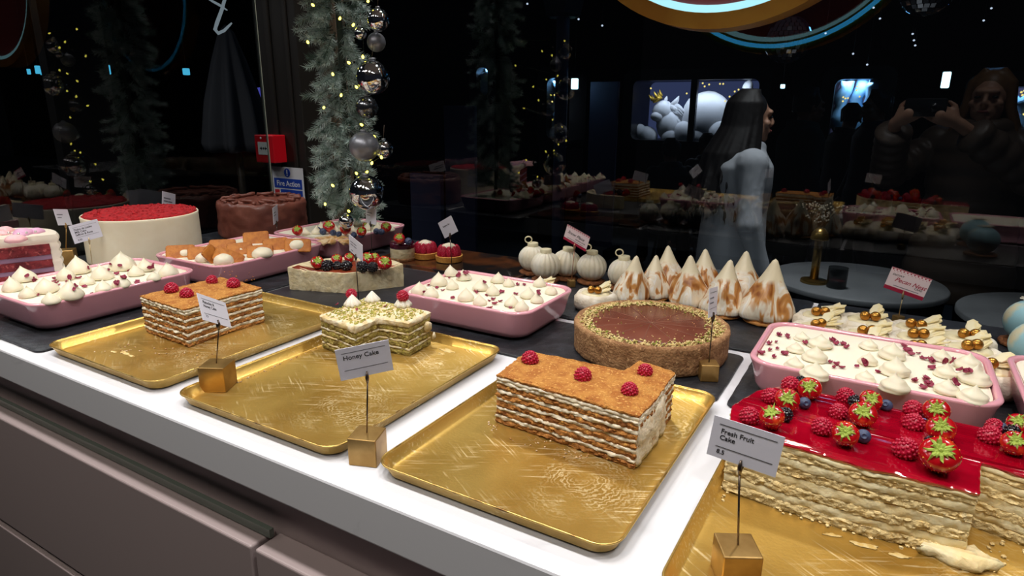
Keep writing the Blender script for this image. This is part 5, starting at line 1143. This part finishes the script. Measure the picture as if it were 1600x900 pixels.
o = part('lit_screen', loft([[q_ for q_ in a], [q_+n_ for q_ in a]]), glow('violet_screen', (104, 104, 226), .8), smooth=False); o['label'] = 'violet lit screen beside the window post beyond the left pane'; o['category'] = 'screen'
ctr = sum(a, Vector())/4
part('screen_stand', box(-.08, -.05, -.05, .05, -T-0, -.1), M_LEG, o, loc=(ctr.x, ctr.y, 0), smooth=False)
# ================================================================== reflected people, built as solid figures beyond the glass
def fuse(name, vf, m, parent=None, voxel=.008, smooth=6, loc=None, rot=None):
    "one continuous skin grown over the given pieces"
    me = mesh('tmp', vf, m); o = bpy.data.objects.new('tmp', me); C.objects.link(o)
    r = o.modifiers.new('r', 'REMESH'); r.mode = 'VOXEL'; r.voxel_size = voxel; r.use_smooth_shade = True
    s = o.modifiers.new('s', 'SMOOTH'); s.iterations = smooth; s.factor = .5
    dg = bpy.context.evaluated_depsgraph_get(); dg.update(); out = bpy.data.meshes.new_from_object(o.evaluated_get(dg)); bpy.data.objects.remove(o)
    out.polygons.foreach_set('use_smooth', [True]*len(out.polygons))
    return part(name, out, None, parent, loc=loc, rot=rot)
def limb(pts, rs, n=12):
    v = [tube(pts, rs, n)]; v += [ico(r, 2, p) for p, r in zip(pts, rs)]
    return v
def hand(w, d, up, grip=.5, left=1):
    "palm, four bent fingers of different length and a thumb; w wrist, d direction of the fingers, up back of the hand"
    d = d.normalized(); s = d.cross(up).normalized()*left; u = s.cross(d)*left; vf = []
    vf += limb([w, w+d*.03, w+d*.075], [.024, .030, .032], 10)
    vf.append(tube([w+d*.03+s*.022, w+d*.085+s*.03], [.014, .012], 8)); vf.append(tube([w+d*.03-s*.022, w+d*.085-s*.03], [.014, .012], 8))
    for i, (o, L) in enumerate(((-.032, .058), (-.011, .070), (.011, .074), (.031, .066))):
        b = w+d*.085+s*o; c1 = b+(d*math.cos(grip*.6)-u*math.sin(grip*.6))*L*.5; c2 = c1+(d*math.cos(grip*1.5)-u*math.sin(grip*1.5))*L*.32; c3 = c2+(d*math.cos(grip*2.3)-u*math.sin(grip*2.3))*L*.26
        vf += limb([b-d*.01, c1, c2, c3], [.0105, .0098, .009, .0078], 8)
    t0 = w+d*.03+s*.028; t1 = t0+(s*.75+d*.6-u*.3).normalized()*.036; t2 = t1+(d*.9+s*.15-u*.35).normalized()*.030
    vf += limb([t0, t1, t2], [.0135, .011, .009], 8)
    return vf
M_SKIN = mat('skin', (206, 156, 128), .5, sss=.1); M_SKIN2 = mat('skin_tan', (150, 104, 78), .5)
M_HAIRB = mat('black_hair', (22, 17, 16), .6); M_HAIRL = mat('light_brown_hair', (128, 92, 58), .45)
M_EYE = mat('dark_eye', (20, 14, 12), .2); M_LIP = mat('lips', (150, 78, 74), .5)
V3 = Vector
def person(pos, yaw, scale, label, skin, coat, hair, hairstyle, arms, legs=None, trousers=None, puff=0, head_turn=0, hem=.62, group=None):
    """faces local -y. arms: two (elbow, wrist, finger direction, back of hand, grip) for its right (x<0) and left (x>0)"""
    HT = Matrix.Rotation(head_turn, 3, 'Z'); hc = V3((0, -.015, 1.545)); hd = []
    def hp(x, y, z): return hc+HT @ V3((x, y, z))
    def he(r, c, s): v, f = ico(r, 3, (0, 0, 0), s); return [hp(*(p+V3(c))) for p in v], f
    hd += [he(1, (0, .012, .02), (.076, .093, .098)), he(1, (0, -.018, -.045), (.062, .070, .075)), he(1, (0, -.062, -.086), (.030, .026, .026)), he(1, (0, -.078, .030), (.050, .020, .016))]
    hd += [tube([hp(0, -.082, .025), hp(0, -.102, -.014), hp(0, -.108, -.022)], [.009, .0125, .011], 8), he(1, (0, -.098, -.026), (.018, .014, .011)), he(1, (0, -.084, -.056), (.026, .012, .012))]
    for s in (-1, 1): hd += [he(1, (s*.078, .012, -.005), (.010, .020, .032)), he(1, (s*.045, -.062, -.02), (.022, .018, .018))]
    vf = hd+limb([V3((0, .02, 1.36)), V3((0, .008, 1.43)), V3((0, 0, 1.49))], [.068, .056, .054])
    vf += limb([V3((0, .02, .93)), V3((0, .02, 1.10)), V3((0, .015, 1.25)), V3((0, .02, 1.35))], [.145, .125, .145, .115], 20)
    legs = legs or [[V3((s*.09, .02, .92)), V3((s*.10, .0, .50)), V3((s*.10, .03, .09))] for s in (-1, 1)]
    for L in legs:
        vf += limb(L, [.085, .058, .042]); f = L[-1]; vf += limb([f+V3((0, 0, -.035)), f+V3((0, -.10, -.05)), f+V3((0, -.16, -.055))], [.045, .042, .032])
    sl = []; sh = []
    for s, (el, wr, fd, bk, gr_) in zip((-1, 1), arms):
        S = V3((s*.175, .02, 1.345)); el, wr = V3(el), V3(wr)
        vf += limb([V3((s*.06, .02, 1.34)), S, el, wr], [.07, .058, .042, .027]); vf += hand(wr, V3(fd), V3(bk), gr_, s)
        w2 = el.lerp(wr, .90)
        if puff:
            P, R = [], []
            for a, b_, n in ((S, el, 5), (el, w2, 6)):
                for i in range(n*3):
                    t = i/(n*3); P.append(a.lerp(b_, t)); R.append(.066+.015*abs(math.sin(t*n*PI)))
            P.append(w2); R.append(.045); sl.append(tube(P, R, 14)); sl.append(ico(.085, 3, S))
        else: sl += limb([S, el, w2], [.078, .060, .047])
    body = fuse('person', join(*vf), skin, None, .007, 4)
    body.location = (pos[0], pos[1], 0); body.rotation_euler = (0, 0, yaw); body.scale = (scale,)*3
    tag(body, label, 'person', group)
    # coat: shell round the trunk with sleeves
    zs = [hem, hem+.15, .95, 1.10, 1.24, 1.33, 1.40, 1.435]; rx = [.235, .225, .20, .185, .205, .215, .15, .085]; ry = [.17, .165, .155, .145, .155, .150, .11, .085]
    rg = []
    for i in range(len(zs)):
        rg.append([(rx[i]*math.cos(a), .02+ry[i]*math.sin(a), zs[i]) for a in [2*PI*j/28 for j in range(28)]])
    if puff:
        rg = []
        for i in range(50):
            z = hem+(1.40-hem)*i/49; k_ = min(len(zs)-2, max(j for j in range(len(zs)) if zs[j] <= z+1e-6)); t = (z-zs[k_])/(zs[k_+1]-zs[k_]); q_ = 1+.06*abs(math.sin((z-hem)/.10*PI))
            rg.append([((rx[k_]+(rx[k_+1]-rx[k_])*t)*q_*math.cos(a), .02+(ry[k_]+(ry[k_+1]-ry[k_])*t)*q_*math.sin(a), z) for a in [2*PI*j/28 for j in range(28)]])
    col = tube([V3((.085*math.cos(a), .015+.085*math.sin(a), 1.425+.012*math.sin(a))) for a in [2*PI*j/24 for j in range(24)]], .030 if not puff else .045, 10, True)
    fuse('coat', join(loft(rg), col, *sl), coat, body, .009, 3 if puff else 6, loc=(0, 0, 0))
    tr = []
    for L in legs: tr += limb([L[0], L[1], L[2]+V3((0, 0, .02))], [.105, .078, .066])
    tr += limb([V3((-.05, .02, .94)), V3((.05, .02, .94))], [.135, .135]); fuse('trousers', join(*tr), trousers or mat('dark_trousers', (26, 26, 30), .8), body, .012, 4, loc=(0, 0, 0))
    hv = [he(1, (0, .024, .038), (.086, .096, .096))]
    R = random.Random(len(label))
    if hairstyle == 'long':
        for i in range(110):
            a = R.uniform(-.35, PI+.35); x, y = math.cos(a), math.sin(a); e = R.uniform(-.48, -.30)
            k_ = .9+R.uniform(-.05, .1); hv.append(tube([hp(x*.03, y*.04+.0, .13), hp(x*.082*k_, y*.09*k_+.012, .07), hp(x*.094*k_, y*.105*k_+.015, -.04), hp(x*.13*k_+R.uniform(-.01, .01), y*.15+.04, -.16), hp(x*.16+R.uniform(-.03, .03), y*.185+.05+R.uniform(-.01, .02), e)], [.014, .019, .020, .018, .005], 7))
    else:
        for i in range(46):
            a = R.uniform(-.3, PI+.3); x, y = math.cos(a), math.sin(a); hv.append(tube([hp(x*.03, y*.04-.02, .135), hp(x*.085, y*.095+.012, .075), hp(x*.086, y*.098+.014, R.uniform(-.05, .0))], [.012, .014, .006], 7))
    keep = []
    fuse('hair', join(*hv), hair, body, .0065, 5, loc=(0, 0, 0))
    ey = []
    for s in (-1, 1): ey.append(he(1, (s*.032, -.083, .006), (.0125, .006, .0065)))
    part('eyes', join(*ey), M_EYE, body, loc=(0, 0, 0)); part('lips', he(1, (0, -.097, -.056), (.021, .006, .007)), M_LIP, body, loc=(0, 0, 0))
    return body
def down(s, b=0): return ((s*.245, .03+b, 1.08), (s*.25, -.06+b, .83), (0, -.1, -1), (s, 0, 0), .35)
def spot(px, depth):
    "ground point below a sight line at a given depth along the view axis"
    d = ray(px, 165); d = d*(depth/d.dot(FWD)); return (d.x, d.y)
FR, FL = math.radians(120.5), math.radians(-59.5)
person(spot(1170, 2.86), FR, .95, 'woman with long black hair in a pale grey coat, walking to the right', M_SKIN, mat('pale_grey_coat', (186, 190, 196), .85), M_HAIRB, 'long', [down(-1), ((.245, .06, 1.08), (.25, -.02, .84), (0, -.1, -1), (1, 0, 0), .35)], hem=.45)
person(spot(1262, 4.5), FR, .985, 'man in a dark olive coat behind the woman in the pale coat', M_SKIN2, mat('olive_coat', (54, 60, 52), .85), M_HAIRB, 'short', [down(-1), down(1)], hem=.5)
person(spot(1372, 4.9), FL, .985, 'man in a black jacket in profile facing left before the blue drapes', M_SKIN2, mat('black_jacket', (20, 20, 24), .7), M_HAIRB, 'short', [down(-1), down(1)], hem=.75)
person(spot(1330, 5.6), FR, .93, 'person in dark clothes seen from behind between the two men', M_SKIN2, mat('charcoal_coat', (16, 16, 18), .8), M_HAIRB, 'short', [down(-1), down(1)], hem=.7, head_turn=1.2)
person(spot(1578, 6.0), math.radians(-20), .95, 'person in a dark cap of hair before the lit window at the right edge', M_SKIN, mat('grey_jacket', (60, 58, 58), .8), M_HAIRB, 'short', [down(-1), down(1)], hem=.7)
# the photographer with a phone
pp = spot(1545, 2.95); yw = math.radians(-14); ps_ = 1.01
person(pp, yw, ps_, 'woman in a brown puffer jacket holding up a phone to take the picture', M_SKIN, mat('brown_puffer', (96, 80, 68), .45), M_HAIRL, 'long', [((-.34, -.12, 1.18), (-.275, -.36, 1.44), (.5, -.25, .35), (0, -1, .1), .75), ((.30, -.10, 1.15), (-.035, -.36, 1.44), (-.55, -.25, .30), (0, -1, .1), .75)], puff=1, hem=.6)
Mz = Matrix.Rotation(yw, 3, 'Z'); pc = Mz @ Vector((-.158, -.405, 1.505))*ps_
phn = empty('phone', (pp[0]+pc.x, pp[1]+pc.y, pc.z-T), 'dark phone held sideways by the woman in the brown puffer jacket', 'phone', rz=yw)
part('phone_body', loft([[(p_[0], y, p_[1]) for p_ in rrect(.080-d_, .038-d_, .010, 5)] for d_, y in ((.001, .0045), (0, .0035), (0, -.0035), (.001, -.0045))][::-1]), mat('phone_black', (26, 27, 30), .25), phn, loc=(0, 0, 0), sharp=.9)
part('camera_ring', move(disc(.019, -.0065, -.0046, 32), (.030, 0, .0)), mat('lens_ring', (60, 60, 64), .25, .7), phn, loc=(0, 0, 0)); part('lens', move(disc(.014, -.0072, -.0066, 28), (.030, 0, 0)), mat('lens_glass', (8, 9, 14), .03), phn, loc=(0, 0, 0))
# seated guests, dark against the wide display window
SEAT = [[V3((s*.09, .02, .92)), V3((s*.11, -.40, .90)), V3((s*.11, -.40, .42))] for s in (-1, 1)]
for px, py, dep, lb in ((1054, 204, 5.7, 'seated guest, leftmost dark head under the display window'), (1111, 196, 6.25, 'seated guest, middle dark head under the display window'), (1133, 195, 5.0, 'seated guest, rightmost dark head next to the woman in the pale coat')):
    x, y = spot(px, dep); top = H-(py-160)/F_PX*dep+T; sc = .92; off = top-1.69*sc
    o = person((x, y), YAW+PI+rnd.uniform(-.2, .2), sc, lb, M_SKIN2, mat('black_jacket', (20, 20, 24)), M_HAIRB, 'short', [((-.22, .0, 1.1), (-.14, -.26, .98), (0, -1, 0), (0, 0, 1), .3), ((.22, .0, 1.1), (.14, -.26, .98), (0, -1, 0), (0, 0, 1), .3)], legs=SEAT, hem=.86, group='seated guests')
    o.location.z = off; zs_ = max(.2, .80*sc+off)
    st = empty('stool', (x, y, -T), 'dark round stool under the '+lb.split(',')[0]+' with the '+lb.split(', ')[1].replace(' under the display window', '').replace(' next to the woman in the pale coat', ''), 'stool', 'stools')
    part('seat', lathe([(.15, zs_-.05), (.17, zs_-.04), (.17, zs_-.01), (.15, zs_), (0, zs_)], 28), M_LEG, st, loc=(0, 0, 0), sharp=.9)
    for k_ in range(3): part('leg', tube([(.10*math.cos(k_*2.1), .10*math.sin(k_*2.1), zs_-.04), (.17*math.cos(k_*2.1), .17*math.sin(k_*2.1), 0)], .014, 8), M_LEG, st, loc=(0, 0, 0))
# ================================================================== light and camera
def area(x, y, z, e, size, col=(1, .97, .93), rot=(0, 0, 0), sy=None, spread=None):
    l = bpy.data.lights.new('downlight_or_fill', 'AREA'); l.energy = e; l.size = size; l.color = col
    l.shape = 'RECTANGLE' if sy else 'DISK'
    if sy: l.size_y = sy
    if spread: l.spread = spread
    o = bpy.data.objects.new('downlight_or_fill', l); C.objects.link(o); o.location = (x, y, z+T); o.rotation_euler = rot; return o
for x in (-1.60, -1.20, -.80, -.40, 0, .40): area(x, .31, 1.05, 1.85, .10, spread=2.3)
for x in (-1.3, -.7, -.1, .5): area(x, 1.36, 1.47, 3.3, .10, spread=2.15)
for x in (-1.6, -.6, .4): area(x, -.40, 1.47, 3.2, .3, (1, .93, .82), spread=2.3)  # unseen soft fill, added to brighten the cake and counter fronts
area(-.35, 2.75, 1.5, 3.6, .3, (1, .98, .96), spread=1.25); area(-3.4, .7, 2.2, 12, .4, (1, .98, .95), spread=2.3); area(-2.2, .80, .95, 2.5, .2, (1, .98, .95), spread=2.6); area(.3, 3.1, 1.7, .7, .3, (1, .95, .9), spread=1.7)      # added fill lights beyond the panes, no such lamps stand there
w = bpy.data.worlds.new('night'); scene.world = w; w.use_nodes = True
w.node_tree.nodes['Background'].inputs[0].default_value = (.010, .011, .014, 1); w.node_tree.nodes['Background'].inputs[1].default_value = 1
bl2 = bpy.data.lights.new('blue_fill', 'POINT'); bl2.energy = 2.5; bl2.color = (.15, .5, 1); bl2.shadow_soft_size = .1; o = bpy.data.objects.new('blue_fill', bl2); C.objects.link(o); o.location = (.45, 5.2, T+1.35)  # added blue light to tint the canopy, no fitting of its own
cam = bpy.data.cameras.new('camera'); co = bpy.data.objects.new('camera', cam); C.objects.link(co)
cam.sensor_width = 36; cam.lens = F_PX/1600*36; cam.clip_start = .02; cam.clip_end = 100
co.matrix_world = Matrix.Translation((0, 0, T+H)) @ Matrix((RT2, UP2, -FWD)).transposed().to_4x4()
scene.camera = co
vs_ = scene.view_settings; vs_.view_transform = 'Standard'; vs_.look = 'None'; vs_.exposure = .08; vs_.gamma = 1; vs_.use_curve_mapping = False
scene.cycles.use_denoising = True; scene.cycles.max_bounces = 8; scene.cycles.transparent_max_bounces = 24; scene.cycles.caustics_reflective = False; scene.cycles.caustics_refractive = False; scene.cycles.sample_clamp_indirect = 4
